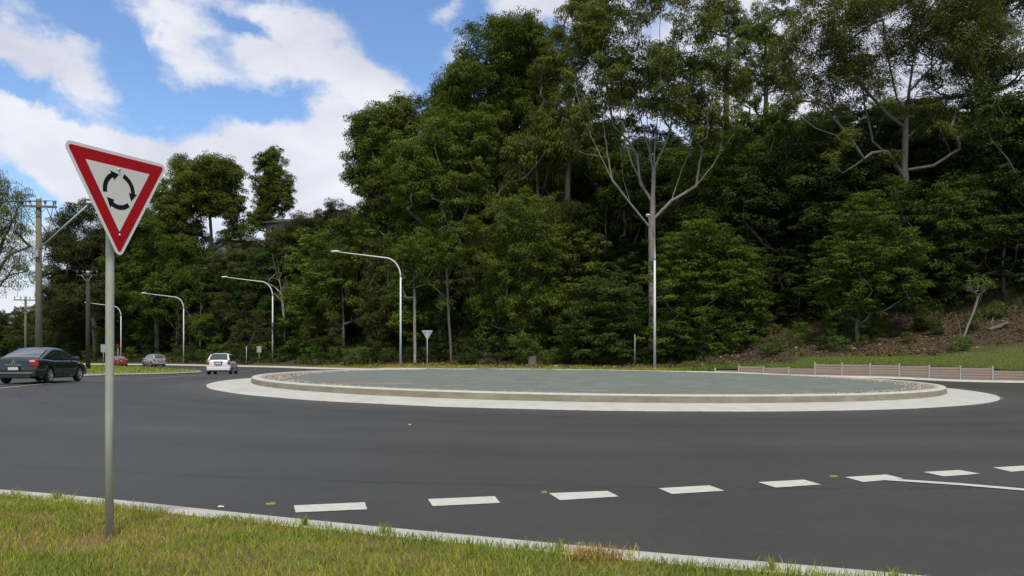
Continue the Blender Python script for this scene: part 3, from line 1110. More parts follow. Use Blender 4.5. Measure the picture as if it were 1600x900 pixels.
o = link('median_grass', blades('median_grass', q[:, 0], q[:, 1], gz(q[:, 0], q[:, 1]) + .15, g.uniform(.08, .2, n), g.uniform(.04, .08, n), np.clip(g.normal(.36, .16, n), 0, 1), GRASS, 22, .7))
tag(o, 'bright green grass on the median left of the exit road', 'grass', kind='stuff')

# leaf litter on the bank
n = 26000
x = g.uniform(-20, 46, n)
f, e = Fat(x), Eat(x)
y = f + .6 + g.uniform(0, 1, n) * (e - f + 4)
keep = bare(x, y) + (vnoise(x, y, 1.2, 24) - .5) > .55
x, y = x[keep], y[keep]
n = len(x)
a = g.uniform(0, 6.28, n)
s = g.uniform(.06, .16, n)
z = land(x, y) + .03
ca, sa = np.cos(a) * s, np.sin(a) * s
tz = g.uniform(-.05, .12, n)
V = np.stack([np.stack([x - ca, y - sa, z], -1), np.stack([x + sa * .35, y - ca * .35, z + tz], -1), np.stack([x + ca, y + sa, z + tz * .5], -1), np.stack([x - sa * .35, y + ca * .35, z + .02], -1)], 1).reshape(-1, 3)
Fc = np.arange(n * 4).reshape(-1, 4)
tag(link('leaf_litter', np_mesh('leaf_litter', V, Fc, LITTER, np.repeat(g.uniform(0, 1, n) ** 1.3, 4))), 'brown fallen leaves covering the bank under the trees', 'leaf litter', kind='stuff')


# ------------------------------------------------------------------ trees
LEAF_N, LEAF_S = 1.28, .745

def leaf_cloud(lobes, dens, ll, lw, seed, flat=.65, sub=.36, up=.55, style='leaf'):
    """many small leaf faces clumped through each lobe; lobes: (x, y, z, r)"""
    g = np.random.default_rng(seed)
    dens, ll, lw = dens * LEAF_N, ll * LEAF_S, lw * LEAF_S
    C, Nn, S, T_ = [], [], [], []
    for (lx, ly, lz, r) in lobes:
        K = int(7 + r * r * 2.2)
        dv = g.normal(0, 1, (K, 3))
        dv /= np.linalg.norm(dv, axis=1)[:, None]
        dv[:, 2] = np.where((dv[:, 2] < -.3) & (g.uniform(0, 1, K) < .6), -dv[:, 2], dv[:, 2])
        cc = dv * (r * g.uniform(.35, 1.0, K) ** .8)[:, None] * np.array([1, 1, .92])
        m = max(4, int(dens * r * r / K))
        k = np.repeat(np.arange(K), m)
        v = g.normal(0, 1, (K * m, 3))
        v /= np.linalg.norm(v, axis=1)[:, None]
        v[:, 2] = np.where((v[:, 2] < -.2) & (g.uniform(0, 1, K * m) < .5), -v[:, 2], v[:, 2])
        q = (r * sub * g.uniform(.7, 1.2, K))[k]
        p = v * (q * g.uniform(.35, 1.05, K * m) ** .6)[:, None] * np.array([1.1, 1.1, flat])
        C.append(cc[k] + p + np.array([lx, ly, lz]))
        nn = v * .6 + dv[k] * .35 + np.array([0, 0, up]) + g.normal(0, .5, (K * m, 3))
        Nn.append(nn)
        t = g.normal(.5, .16, K * m) + g.normal(0, .12, K)[k] + g.normal(0, .07)
        T_.append(t)
        S.append(g.uniform(.7, 1.3, K * m))
    C, Nn, S, T_ = np.concatenate(C), np.concatenate(Nn), np.concatenate(S), np.concatenate(T_)
    Nn /= np.linalg.norm(Nn, axis=1)[:, None]
    n = len(C)
    u = g.normal(0, 1, (n, 3))
    if style == 'droop':
        u = u * .5 + np.array([0, 0, -1.2])
    elif style == 'needle':
        u = u * .45 + np.array([0, 0, 1.0])
    u -= Nn * (u * Nn).sum(1)[:, None]
    u /= np.linalg.norm(u, axis=1)[:, None]
    w = np.cross(Nn, u)
    a, b = u * (S * ll / 2)[:, None], w * (S * lw / 2)[:, None]
    V = np.stack([C - a + b * .75, C - a - b * .75, C + a], 1).reshape(-1, 3)
    Fc = np.arange(n * 3).reshape(-1, 3)
    return V, Fc, np.repeat(np.clip(T_, 0, 1), 3)


def skeleton(trunk, limbs, lobes, r0, seed, twigs=2, step=.8, rmin=.018, expn=.42):
    """trunk, limbs: polylines (local metres); every lobe gets a branch to the nearest lower node. Returns tubes (pts, radii)"""
    g = np.random.default_rng(seed)
    P, par = [], []

    def add_line(pts, parent):
        pts = [np.array(p, float) for p in pts]
        last = parent
        for i, p in enumerate(pts):
            if i == 0 and parent is None:
                P.append(p)
                par.append(-1)
                last = len(P) - 1
                continue
            q0 = P[last]
            L = np.linalg.norm(p - q0)
            k = max(1, int(L / step))
            for j in range(1, k + 1):
                P.append(q0 + (p - q0) * j / k + (g.normal(0, .02 * L / k, 3) if j < k else 0))
                par.append(last)
                last = len(P) - 1
        return last
    add_line(trunk, None)
    for L in limbs:
        A = np.array(P)
        d = np.linalg.norm(A - np.array(L[0]), axis=1)
        add_line(L[1:], int(np.argmin(d)))
    tips = []
    ax = np.array(trunk[-1])
    order = sorted(lobes, key=lambda l: (l[2] - trunk[0][2]) * .6 + math.hypot(l[0] - ax[0], l[1] - ax[1]))
    for (x, y, z, r) in order:
        t = np.array([x, y, z - r * .25])
        A = np.array(P)
        dv = t - A
        hd = np.hypot(dv[:, 0], dv[:, 1])
        dist = np.linalg.norm(dv, axis=1)
        cost = dist + np.where(dv[:, 2] < hd * .35, (hd * .35 - dv[:, 2]) * 2.0, 0) + np.where(A[:, 2] < trunk[0][2] + .22 * (trunk[-1][2] - trunk[0][2]), 50, 0)
        i = int(np.argmin(cost))
        s = A[i]
        mid = s + (t - s) * .5 + np.array([0, 0, -.06 * dist[i]]) + g.normal(0, .06 * dist[i], 3)
        e = add_line([mid, t], i)
        tips.append(e)
        for k in range(twigs):
            q = g.normal(0, 1, 3)
            q[2] = abs(q[2]) * .8 + .1
            q /= np.linalg.norm(q)
            c2 = par[e] if par[e] >= 0 else e
            tips.append(add_line([t + q * r * .85], c2 if k % 2 else e))
    n = len(P)
    w = np.zeros(n)
    for e in tips:
        w[e] += 1
    child = [[] for _ in range(n)]
    for i in range(n - 1, 0, -1):
        if w[i] == 0:
            w[i] = 1
        w[par[i]] += w[i]
        child[par[i]].append(i)
    rad = np.maximum(rmin, r0 * (w / w[0]) ** expn)
    tubes = []
    stack = [(0, None)]
    while stack:
        i, p0 = stack.pop()
        pts, rs = [], []
        if p0 is not None:
            pts.append(P[p0])
            rs.append(rad[i] * 1.0)
        while True:
            pts.append(P[i])
            rs.append(rad[i])
            if not child[i]:
                break
            ch = sorted(child[i], key=lambda c: -w[c])
            for c in ch[1:]:
                stack.append((c, i))
            i = ch[0]
        if len(pts) >= 2:
            rs[-1] *= .5
            tubes.append((pts, rs))
    return tubes


def tubes_mesh(name, tubes, m, flare=0):
    V, Fc = [], []
    o = 0
    for pts, rs in tubes:
        A = np.array(pts)
        rs = np.array(rs)
        n = 8 if rs[0] > .12 else (5 if rs[0] > .05 else 3)
        T_ = np.gradient(A, axis=0)
        T_ /= np.maximum(np.linalg.norm(T_, axis=1), 1e-6)[:, None]
        up = np.array([1.0, 0, 0]) if abs(T_[0][2]) > .9 else np.array([0, 0, 1.0])
        a = np.cross(T_[0], up)
        a /= np.linalg.norm(a)
        vs = []
        th_ = np.arange(n) / n * 2 * math.pi
        for i in range(len(A)):
            a = a - T_[i] * a.dot(T_[i])
            a /= max(np.linalg.norm(a), 1e-6)
            b = np.cross(T_[i], a)
            vs.append(A[i] + rs[i] * (np.cos(th_)[:, None] * a + np.sin(th_)[:, None] * b))
        V.append(np.concatenate(vs))
        ii = np.arange(len(A) - 1)[:, None] * n
        k = np.arange(n)[None, :]
        k2 = (k + 1) % n
        Fc.append((np.stack([ii + k, ii + k2, ii + n + k2, ii + n + k], -1) + o).reshape(-1, 4))
        o += len(A) * n
    return np_mesh(name, np.concatenate(V), np.concatenate(Fc), m, None, True)


def make_tree(name, label, cat, group, loc, trunk, limbs, lobes, r0, bark, leafmat, dens=240, ll=.30, lw=.15, seed=1, twigs=2, flat=.8, sub=.42, style='leaf', up=.5, expn=.52):
    t = empty(name, loc, 0, label, cat, group)
    tb = skeleton(trunk, limbs, lobes, r0, seed, twigs, expn=expn)
    link('trunk', tubes_mesh('trunk', tb, bark), t)
    if lobes and dens > 0:
        V, Fc, T_ = leaf_cloud(lobes, dens, ll, lw, seed + 100, flat, sub, up, style)
        link('crown', np_mesh('crown', V, Fc, leafmat, T_), t)
    return t


def px_tree(name, label, cat, group, base_px, Z, regions, limbs_px, r0, bark, leafmat, trunk_px=None, seed=1, zoff=0, lobes_px=(), depth=.8, **kw):
    """a tree laid out from the photograph at its own distance Z: pixels become metres at that distance, depth is real"""
    s = Z / F
    bx = (base_px - 800) * s
    bz = float(land(bx, Z)) - .1 + zoff
    g = np.random.default_rng(seed + 50)

    def loc(px, py, dy=0):
        return ((px - base_px) * s, dy, CAMZ + (HOR - py) * s - bz)
    lobes = []
    for (cx, cy, rx, ry, n, r) in regions:
        n, r = int(n * 1.5 + .5), r * .95
        for i in range(n):
            for _ in range(20):
                v = g.normal(0, 1, 3)
                v /= np.linalg.norm(v)
                v *= g.uniform(.25, 1) ** .45
                c = loc(cx + v[0] * rx, cy - v[1] * ry)
                c = (c[0], v[2] * rx * s * depth, c[2])
                if all((c[0] - l[0]) ** 2 + (c[1] - l[1]) ** 2 + (c[2] - l[2]) ** 2 > (r * .75) ** 2 for l in lobes):
                    break
            lobes.append((*c, r * g.uniform(.75, 1.25)))
    for (px, py, dy, r) in lobes_px:
        c = loc(px, py)
        lobes.append((c[0], dy, c[2], r))
    if trunk_px is None:
        zt = max(l[2] for l in lobes)
        cx = np.mean([l[0] for l in lobes])
        trunk = [(0, 0, -.3), (cx * .15 + g.normal(0, .15), 0, zt * .33), (cx * .6, g.normal(0, .3), zt * .62), (cx, 0, zt * .85)]
    else:
        trunk = [loc(*p) for p in trunk_px]
        trunk[0] = (trunk[0][0], trunk[0][1], min(trunk[0][2], -.2))
    limbs = [[loc(*p) for p in L] for L in limbs_px]
    return make_tree(name, label, cat, group, (bx, Z, bz), trunk, limbs, lobes, r0, bark, leafmat, seed=seed, **kw)


# ---- trees one can single out against the sky and along the verge
px_tree('gum_tree', 'tall pale gum with forked white limbs rising behind the streetlight in front of the wood', 'tree', None, 1018, 79,
        [(1010, 60, 110, 75, 20, 1.75), (1035, 130, 105, 55, 18, 1.8), (925, 120, 42, 95, 13, 1.6), (1110, 150, 52, 70, 14, 1.6), (985, 180, 70, 40, 8, 1.4), (1075, 205, 60, 34, 5, 1.2), (905, 215, 26, 30, 3, 1.2),
         (1030, -30, 90, 30, 8, 1.7)],
        [[(1014, 352), (985, 320, -.3), (955, 285, -.9), (930, 235, -1.2), (908, 190, -1.4), (897, 140, -1.2)],
         [(1024, 347), (1048, 315, -.4), (1085, 293, -.8), (1110, 262, -1.0), (1140, 215, -1.2), (1150, 165, -1)],
         [(1014, 315), (1001, 285, .4), (997, 240, .6), (984, 222, .2), (957, 197, -.3), (946, 130, -.4), (935, 60, -.3)],
         [(1020, 270), (1012, 215, -.5), (1004, 130, -.6), (1000, 40, -.4)],
         [(1026, 268), (1036, 232, -.3), (1052, 190, -.6), (1060, 120, -.5), (1075, 40, -.2)],
         [(1022, 250), (1028, 190, .5), (1031, 100, .6), (1034, 0, .4)],
         [(1050, 312, -.4), (1068, 262, .6), (1082, 232, .9), (1100, 170, 1.2)],
         [(957, 287, -.9), (948, 240, -.4), (944, 200, 0), (938, 150, .2)], [(985, 320, -.3), (975, 280, .5), (972, 240, .8), (968, 180, .8)],
         [(1006, 300, .3), (985, 255, -.6), (972, 215, -.8), (965, 165, -.9)], [(1030, 260, .2), (1045, 215, .9), (1058, 165, 1.2), (1066, 100, 1.2)],
         [(1085, 293, -.8), (1092, 255, -.2), (1104, 215, 0), (1118, 160, .2)], [(1110, 262, -1), (1122, 240, -.6), (1128, 200, -.5), (1130, 130, -.4)],
         [(1012, 240, -.4), (996, 180, -.9), (985, 120, -1), (978, 50, -.9)], [(1028, 215, .3), (1044, 150, .2), (1050, 80, .2), (1056, 0, .1)]],
        .37, MA['bark_pale'], LEAF['grey'], trunk_px=[(1018, 575), (1019, 440), (1019, 345), (1021, 290), (1022, 250)], seed=5, dens=270, expn=.6, twigs=3, sub=.40, style='droop', ll=.38, lw=.17)

px_tree('gum_tree', 'huge spreading gum with a thick grey trunk above the timber wall', 'tree', None, 1412, 76,
        [(1390, 40, 150, 60, 34, 1.9), (1290, 90, 80, 55, 14, 1.8), (1490, 60, 90, 60, 16, 1.8), (1400, -30, 150, 40, 18, 1.9), (1255, 150, 42, 28, 6, 1.4), (1500, 130, 60, 30, 6, 1.4), (1335, 140, 60, 34, 8, 1.5), (1450, 185, 44, 20, 5, 1.2)],
        [[(1412, 205), (1385, 183, -.5), (1350, 152, -1), (1322, 115, -1.2), (1300, 70, -1)],
         [(1408, 188), (1403, 150, .3), (1394, 100, .5), (1382, 30, .3)],
         [(1416, 278), (1380, 240, -.8), (1350, 246, -1.6), (1322, 266, -2.2), (1300, 280, -2.5)],
         [(1420, 272), (1450, 263, -1), (1485, 240, -1.6)],
         [(1392, 250, -.5), (1362, 222, -.2), (1352, 160, .2), (1346, 80, .4)],
         [(1421, 150), (1450, 110, -.4), (1492, 60, -.8)],
         [(1418, 180), (1440, 140, .8), (1470, 112, 1.4)],
         [(1428, 90), (1440, 40, -.3), (1446, -30, -.2)]],
        .42, MA['bark_mid'], LEAF['grey'], trunk_px=[(1414, 520), (1415, 400), (1413, 280), (1415, 200), (1422, 130), (1432, 60)], seed=7, dens=248, expn=.58, twigs=3,
        lobes_px=[(1305, 232, -2.3, 1.5), (1288, 262, -2.4, 1.3), (1320, 222, -2.0, 1.1), (1482, 222, -1.8, 1.5), (1455, 212, -1.4, 1.3), (1520, 205, -1.6, 1.3), (1380, 252, -1.2, 1.3)], ll=.32, lw=.15)

px_tree('gum_tree', 'tall dense olive crowned gum behind the triangular sign back', 'tree', None, 790, 98,
        [(790, 85, 78, 45, 16, 2.2), (760, 150, 75, 50, 16, 2.3), (720, 160, 42, 50, 9, 2.0), (835, 110, 40, 70, 10, 1.9), (700, 210, 50, 40, 9, 2.0), (800, 210, 80, 40, 12, 2.1), (800, 285, 80, 45, 10, 2.1), (880, 260, 40, 45, 6, 1.9)],
        [], .55, MA['bark_mid'], LEAF['olive'], seed=11, dens=336, twigs=2, ll=.36, lw=.2, style='droop')
px_tree('gum_tree', 'big rounded olive gum at the far end of the high canopy, nearest the open sky', 'tree', None, 612, 100,
        [(622, 195, 36, 40, 9, 2.0), (600, 230, 48, 50, 12, 2.1), (585, 270, 38, 40, 8, 1.9), (630, 270, 42, 40, 8, 1.9), (575, 215, 26, 30, 5, 1.7), (605, 325, 46, 40, 8, 1.9)],
        [], .5, MA['bark_mid'], LEAF['olive'], seed=13, dens=368, twigs=2, ll=.36, lw=.2)
px_tree('gum_tree', 'billowing olive gum between the rounded gum and the tallest crown', 'tree', None, 690, 92,
        [(690, 240, 45, 55, 11, 2.0), (655, 275, 45, 45, 9, 1.9), (720, 280, 40, 45, 8, 1.8), (735, 225, 34, 40, 6, 1.8), (690, 330, 55, 40, 8, 1.8)],
        [], .45, MA['bark_pale'], LEAF['olive'], seed=17, dens=368, twigs=2, ll=.34, lw=.18)
px_tree('gum_tree', 'slender open gum with sky showing through its upper crown left of the pale forked gum', 'tree', None, 880, 90,
        [(905, 50, 40, 50, 9, 1.5), (870, 110, 34, 60, 8, 1.5), (930, 20, 34, 34, 6, 1.4), (880, 190, 40, 40, 7, 1.5)],
        [], .32, MA['bark_pale'], LEAF['grey'], seed=19, dens=345, twigs=3, style='droop', ll=.38, lw=.17)
px_tree('gum_tree', 'thin open gum between the forked gum and the huge spreading gum', 'tree', None, 1196, 92,
        [(1185, 90, 34, 55, 8, 1.5), (1205, 40, 34, 50, 7, 1.5), (1170, 160, 34, 40, 5, 1.4), (1225, 130, 26, 40, 5, 1.4)],
        [], .34, MA['bark_mid'], LEAF['grey'], seed=23, dens=345, twigs=3, style='droop', ll=.38, lw=.17)
px_tree('gum_tree', 'wispy gum whose top touches the upper edge beside the forked gum', 'tree', None, 1135, 98,
        [(1140, 40, 28, 36, 7, 1.4), (1120, 15, 30, 24, 5, 1.3), (1158, 90, 26, 36, 4, 1.2)],
        [], .3, MA['bark_mid'], LEAF['grey'], seed=29, dens=299, twigs=3, style='droop', ll=.38, lw=.17)
px_tree('gum_tree', 'dark gum at the far right end with sky between its limbs', 'tree', None, 1530, 84,
        [(1530, 25, 60, 44, 14, 1.7), (1565, 115, 50, 20, 7, 1.3), (1510, 95, 34, 34, 6, 1.4), (1590, -10, 40, 30, 5, 1.5), (1600, 95, 30, 16, 3, 1.2)],
        [[(1530, 130), (1548, 80, -.5), (1580, 45, -.8)], [(1528, 150), (1520, 80, .4), (1512, 20, .4)]],
        .5, MA['bark_mid'], LEAF['dark'], trunk_px=[(1530, 400), (1529, 200), (1532, 110), (1536, 20)], seed=31, dens=368, twigs=3)

# left group
px_tree('gum_tree', 'tall narrow gum standing alone above the hillside houses', 'tree', None, 424, 150,
        [(425, 265, 17, 26, 10, 1.7), (413, 300, 18, 26, 9, 1.7), (440, 303, 18, 30, 9, 1.7), (413, 345, 20, 22, 8, 1.7), (428, 246, 8, 12, 3, 1.3)],
        [], .42, MA['bark_mid'], LEAF['olive'], seed=37, dens=276, twigs=2, ll=.45, lw=.24)
px_tree('gum_tree', 'broad bright topped gum left of the tall narrow gum', 'tree', None, 330, 142,
        [(338, 275, 34, 22, 9, 2.3), (305, 310, 42, 26, 9, 2.3), (345, 310, 30, 30, 7, 2.1), (285, 345, 40, 24, 7, 2.2), (370, 350, 18, 36, 5, 1.8)],
        [], .45, MA['bark_mid'], LEAF['olive'], seed=41, dens=345, twigs=2, ll=.45, lw=.26)
px_tree('gum_tree', 'wispy grey gum behind the right edge of the red and white sign', 'tree', None, 285, 165,
        [(288, 275, 24, 20, 7, 2.2), (262, 310, 26, 26, 7, 2.2), (300, 300, 22, 24, 4, 2.0)],
        [], .4, MA['bark_mid'], LEAF['grey'], seed=43, dens=252, twigs=2, ll=.5, lw=.24, style='droop')
px_tree('gum_tree', 'dark rounded tree behind the red and white sign and its pole', 'tree', None, 150, 143,
        [(140, 375, 60, 46, 16, 2.6), (100, 425, 40, 50, 12, 2.4), (190, 400, 50, 50, 12, 2.4), (150, 460, 80, 40, 14, 2.4), (84, 480, 22, 40, 6, 1.9)],
        [], .45, MA['bark_mid'], LEAF['needle'], seed=47, dens=352, twigs=2, ll=.42, lw=.2)
px_tree('gum_tree', 'big olive crowned tree just right of the sign pole', 'tree', None, 245, 139,
        [(245, 365, 44, 34, 10, 2.3), (270, 410, 50, 44, 12, 2.3), (215, 430, 44, 44, 10, 2.2), (250, 470, 60, 36, 10, 2.2)],
        [], .42, MA['bark_mid'], LEAF['olive'], seed=53, dens=352, twigs=2, ll=.42, lw=.22)
px_tree('gum_tree', 'sparse grey gum at the far left edge behind the power pole', 'tree', None, -18, 70,
        [(-5, 330, 42, 46, 9, 1.5), (10, 400, 34, 50, 9, 1.4), (-50, 380, 50, 80, 10, 1.6), (22, 310, 24, 22, 3, .9), (30, 350, 16, 14, 2, .8)],
        [[(-14, 470), (6, 420, -.5), (34, 385, -.8)], [(-12, 430), (4, 370, .3), (24, 320, .5)]],
        .3, MA['bark_mid'], LEAF['grey'], seed=59, dens=252, twigs=4, style='droop', ll=.30, lw=.10)
px_tree('roadside_tree', 'slender olive tree beside the hillside house roof', 'tree', None, 500, 118,
        [(495, 360, 30, 30, 7, 1.7), (520, 350, 26, 26, 6, 1.6), (540, 370, 24, 40, 6, 1.7), (460, 380, 24, 30, 5, 1.6)], [], .28, MA['bark_dark'], LEAF['needle'], seed=61, dens=436, twigs=3, style='needle', ll=.42, lw=.12)

px_tree('sheoak_tree', 'feathery sheoak covering the wall below the dark house eave', 'tree', None, 462, 128,
        [(445, 385, 30, 22, 7, 1.6), (480, 375, 26, 22, 6, 1.6), (460, 420, 40, 30, 9, 1.7), (425, 400, 20, 20, 4, 1.5), (395, 405, 20, 16, 4, 1.5), (360, 402, 26, 16, 5, 1.5)], [], .25, MA['bark_dark'], LEAF['needle'], seed=63, dens=430, twigs=2, style='needle', ll=.45, lw=.14)
# front row at the verge
px_tree('rainforest_tree', 'broad dark round tree beside the edge on triangular sign', 'tree', None, 940, 76,
        [(940, 470, 46, 34, 12, 1.6), (915, 515, 38, 34, 9, 1.5), (968, 520, 38, 36, 9, 1.5), (940, 545, 62, 20, 9, 1.3)], [], .2, MA['bark_dark'], LEAF['dark'], seed=67, dens=330, flat=.45, up=.9)
px_tree('rainforest_tree', 'broad fresh green tree right of the pale streetlight post', 'tree', None, 1098, 73.5,
        [(1095, 385, 50, 34, 11, 1.6), (1065, 440, 44, 44, 12, 1.6), (1130, 430, 46, 44, 12, 1.6), (1085, 500, 50, 40, 12, 1.6), (1150, 490, 36, 44, 9, 1.5), (1045, 530, 34, 28, 6, 1.3), (1110, 545, 50, 18, 7, 1.2)], [], .26, MA['bark_mid'], LEAF['bright'], seed=71, dens=320, flat=.42, up=1.0)
px_tree('wattle_tree', 'light green wattle tree with a thin pale trunk above the timber wall', 'tree', None, 1341, 66,
        [(1355, 345, 42, 34, 11, 1.3), (1335, 400, 46, 34, 11, 1.35), (1395, 395, 40, 34, 9, 1.3), (1320, 460, 34, 28, 8, 1.2), (1400, 450, 40, 26, 6, 1.2), (1350, 430, 40, 40, 8, 1.2), (1335, 490, 36, 18, 5, 1.0)],
        [], .17, MA['bark_mid'], LEAF['bright'], trunk_px=[(1343, 556), (1339, 515), (1342, 470), (1352, 420), (1358, 360)], seed=73, dens=330, flat=.38, up=1.0)
px_tree('gum_tree', 'leafy mid green tree left of the cut stump', 'tree', None, 815, 80,
        [(815, 350, 52, 40, 12, 1.6), (800, 410, 56, 40, 12, 1.6), (845, 400, 34, 50, 9, 1.5), (790, 470, 46, 40, 9, 1.5), (840, 480, 40, 40, 8, 1.4), (800, 535, 50, 24, 7, 1.2)],
        [], .3, MA['bark_mid'], LEAF['olive'], seed=79, dens=290, ll=.30, lw=.17)
px_tree('pale_trunk_tree', 'tree with a white blotched trunk just right of the curved streetlight', 'tree', None, 648, 83,
        [(640, 400, 30, 26, 7, 1.4), (665, 420, 26, 24, 5, 1.3), (625, 430, 22, 26, 4, 1.2)], [],
        .15, MA['bark_white'], LEAF['olive'], trunk_px=[(649, 575), (648, 520), (648, 465), (646, 420)], seed=83, dens=260)
px_tree('pale_trunk_tree', 'thin grey forked tree with bare limbs behind the triangular sign back', 'tree', None, 705, 80,
        [(690, 400, 40, 24, 6, 1.3), (725, 370, 30, 30, 6, 1.3), (665, 385, 22, 18, 3, 1.0)],
        [[(700, 470), (685, 455, -.4), (668, 438, -.6), (655, 424, -.7)], [(698, 425), (682, 410, .4), (668, 396, .6)], [(699, 440), (712, 400, .5), (705, 360, .7), (690, 330, .6)]],
        .13, MA['bark_mid'], LEAF['olive'], trunk_px=[(706, 556), (702, 510), (700, 468), (698, 420), (697, 385)], seed=89, dens=413, twigs=3)
px_tree('dead_tree', 'bare grey dead tree with upswept branches behind the second streetlight', 'tree', None, 446, 112,
        [(436, 440, 18, 22, 7, .9)],
        [[(441, 470), (452, 450, -.3), (459, 436, -.3)], [(440, 462), (428, 448, .3), (418, 442, .4)], [(438, 445), (430, 420, .2), (424, 395, .3)], [(438, 440), (446, 415, -.2), (448, 392, -.2)]],
        .18, MA['bark_pale'], None, trunk_px=[(447, 570), (445, 510), (441, 470), (437, 435), (433, 405)], seed=97, dens=0, twigs=3)
px_tree('bare_sapling', 'leaning pale bare sapling on the leaf littered bank at the right', 'tree', None, 1503, 62.5,
        [(1535, 445, 18, 20, 6, .5), (1520, 450, 14, 16, 3, .5)],
        [[(1516, 500), (1524, 470, -.2), (1520, 448, -.3)], [(1522, 485), (1534, 468, .2), (1540, 450, .3)], [(1501, 527), (1500, 505, .1), (1494, 488, .2)], [(1503, 520), (1512, 505, .3), (1520, 496, .4)]],
        .085, MA['bark_pale'], LEAF['bright'], trunk_px=[(1503, 528), (1512, 510), (1521, 488), (1530, 460)], seed=101, dens=60, twigs=4)

# ---- kinds of tree that fill the wooded hill
PROTO = {}


def proto(kind, i, H, Rr, t0, nl, rl, r0, bark, leaf, **kw):
    g = np.random.default_rng(1000 + i * 17 + len(kind))
    lobes = []
    shape = kw.pop('shape', 'round')
    for _ in range(nl):
        for _try in range(25):
            t = g.uniform(0, 1)
            if shape == 'round':
                pr = math.sqrt(max(0, 1 - (2 * t - .85) ** 2 / 1.35)) if t < .95 else .3
            elif shape == 'cone':
                pr = (1 - t) ** .7 * .95 + .12
            else:
                pr = .55 + .45 * math.sin(t * 3)
            a = g.uniform(0, 6.283)
            q = Rr * pr * math.sqrt(g.uniform(.15, 1)) * g.uniform(.8, 1.1)
            c = (q * math.cos(a), q * math.sin(a), H * (t0 + (1 - t0) * t) - rl * .5)
            if all((c[0] - l[0]) ** 2 + (c[1] - l[1]) ** 2 + (c[2] - l[2]) ** 2 > (rl * .72) ** 2 for l in lobes):
                break
        lobes.append((*c, rl * g.uniform(.7, 1.25)))
    tr = [(0, 0, -.6), (g.normal(0, .12), g.normal(0, .12), H * .3), (g.normal(0, .3), g.normal(0, .3), H * .6), (g.normal(0, .3), g.normal(0, .3), H * .86)]
    seed = 300 + i * 7 + len(kind)
    tm = tubes_mesh('trunk', skeleton(tr, [], lobes, r0, seed, kw.pop('twigs', 1)), bark)
    V, Fc, T_ = leaf_cloud(lobes, kw.pop('dens', 300), kw.pop('ll', .34), kw.pop('lw', .19), seed, kw.pop('flat', .7), .42, kw.pop('up', .6), kw.pop('style', 'leaf'))
    PROTO.setdefault(kind, []).append((tm, np_mesh('crown', V, Fc, leaf, T_), H, Rr))


for i in range(4):
    proto('broadleaf', i, 11, 3.6, .16, 26, 1.55, .20, MA['bark_dark'], LEAF[('dark', 'olive', 'dark', 'bright')[i]], flat=.5, up=.8)
for i in range(3):
    proto('gum', i, 15, 3.7, .34, 24, 1.7, .24, MA[('bark_pale', 'bark_mid', 'bark_pale')[i]], LEAF[('olive', 'grey', 'olive')[i]], style='droop', twigs=2)
for i in range(2):
    proto('sheoak', i, 12, 2.6, .14, 26, 1.2, .17, MA['bark_dark'], LEAF['needle'], shape='cone', style='needle', ll=.5, lw=.14, dens=200)
for i in range(2):
    proto('layered', i, 9, 4.4, .2, 24, 1.6, .18, MA['bark_dark'], LEAF[('dark', 'dark')[i]], flat=.3, up=1.4)
for i in range(3):
    proto('shrub', i, 2.6, 1.7, .12, 11, .75, .05, MA['bark_dark'], LEAF[('dark', 'bright', 'olive')[i]], dens=300, ll=.26, lw=.14)

SKX = [-200, 0, 60, 80, 130, 200, 245, 300, 342, 348, 395, 400, 470, 510, 545, 570, 620, 670, 720, 790, 860, 890, 960, 1050, 1130, 1200, 1300, 1390, 1500, 1580, 1640, 1900]
SKY = [480, 485, 470, 440, 370, 350, 350, 318, 340, 384, 388, 388, 352, 335, 330, 300, 250, 215, 170, 130, 120, 190, 215, 215, 200, 180, 165, 150, 145, 150, 140, 120]
KIND = dict(
    broadleaf=('broadleaf_tree', ('dense dark broadleaf tree', 'dense olive broadleaf tree', 'rounded dark broadleaf tree', 'fresh green broadleaf tree'), 0),
    gum=('gum_tree', ('olive pale barked gum', 'grey green gum', 'olive upright gum'), 0),
    sheoak=('sheoak_tree', ('feathery brownish sheoak', 'slim feathery sheoak'), 0),
    layered=('rainforest_tree', ('dark flat layered tree', 'dark tiered spreading tree'), 0),
    shrub=('shrub', ('low dark shrub', 'low fresh green shrub', 'low olive shrub'), 0))


LAND = [(70, 'behind the power poles'), (215, 'behind the roundabout sign'), (300, 'behind the silver people mover'), (395, 'behind the white hatchback'), (500, 'behind the second streetlight'),
        (600, 'left of the nearest curved streetlight'), (700, 'behind the triangular sign back'), (800, 'above the island'), (880, 'above the sawn stump'), (965, 'behind the dark round tree'),
        (1060, 'behind the forked pale gum'), (1180, 'behind the fresh green tree'), (1290, 'left of the light green wattle'), (1420, 'behind the light green wattle'), (1540, 'above the leaning bare sapling'), (9999, 'at the right end')]
UPS = ['at the slope foot', 'low on slope', 'midway upslope', 'high on slope']


def plant(kind, x, y, s, rz, i, row=0):
    nm, look, _ = KIND[kind]
    tm, cm, H, Rr = PROTO[kind][i]
    px = 800 + x / y * F
    where = next(w for lim, w in LAND if px < lim)
    if kind != 'shrub':
        where = UPS[0 if row == 0 else (1 if row < 3 else (2 if row < 5 else 3))] + ' ' + where
    look = look[i % len(look)]
    t = empty(nm, (x, y, float(land(x, y)) - .05), rz, look + ' ' + where, 'shrub' if kind == 'shrub' else 'tree', look + ' ' + where)
    t.scale = (s * g.uniform(.85, 1.05), s * g.uniform(.85, 1.05), s * (1.08 if kind == 'gum' else 1))
    link('trunk', tm, t)
    link('crown', cm, t)


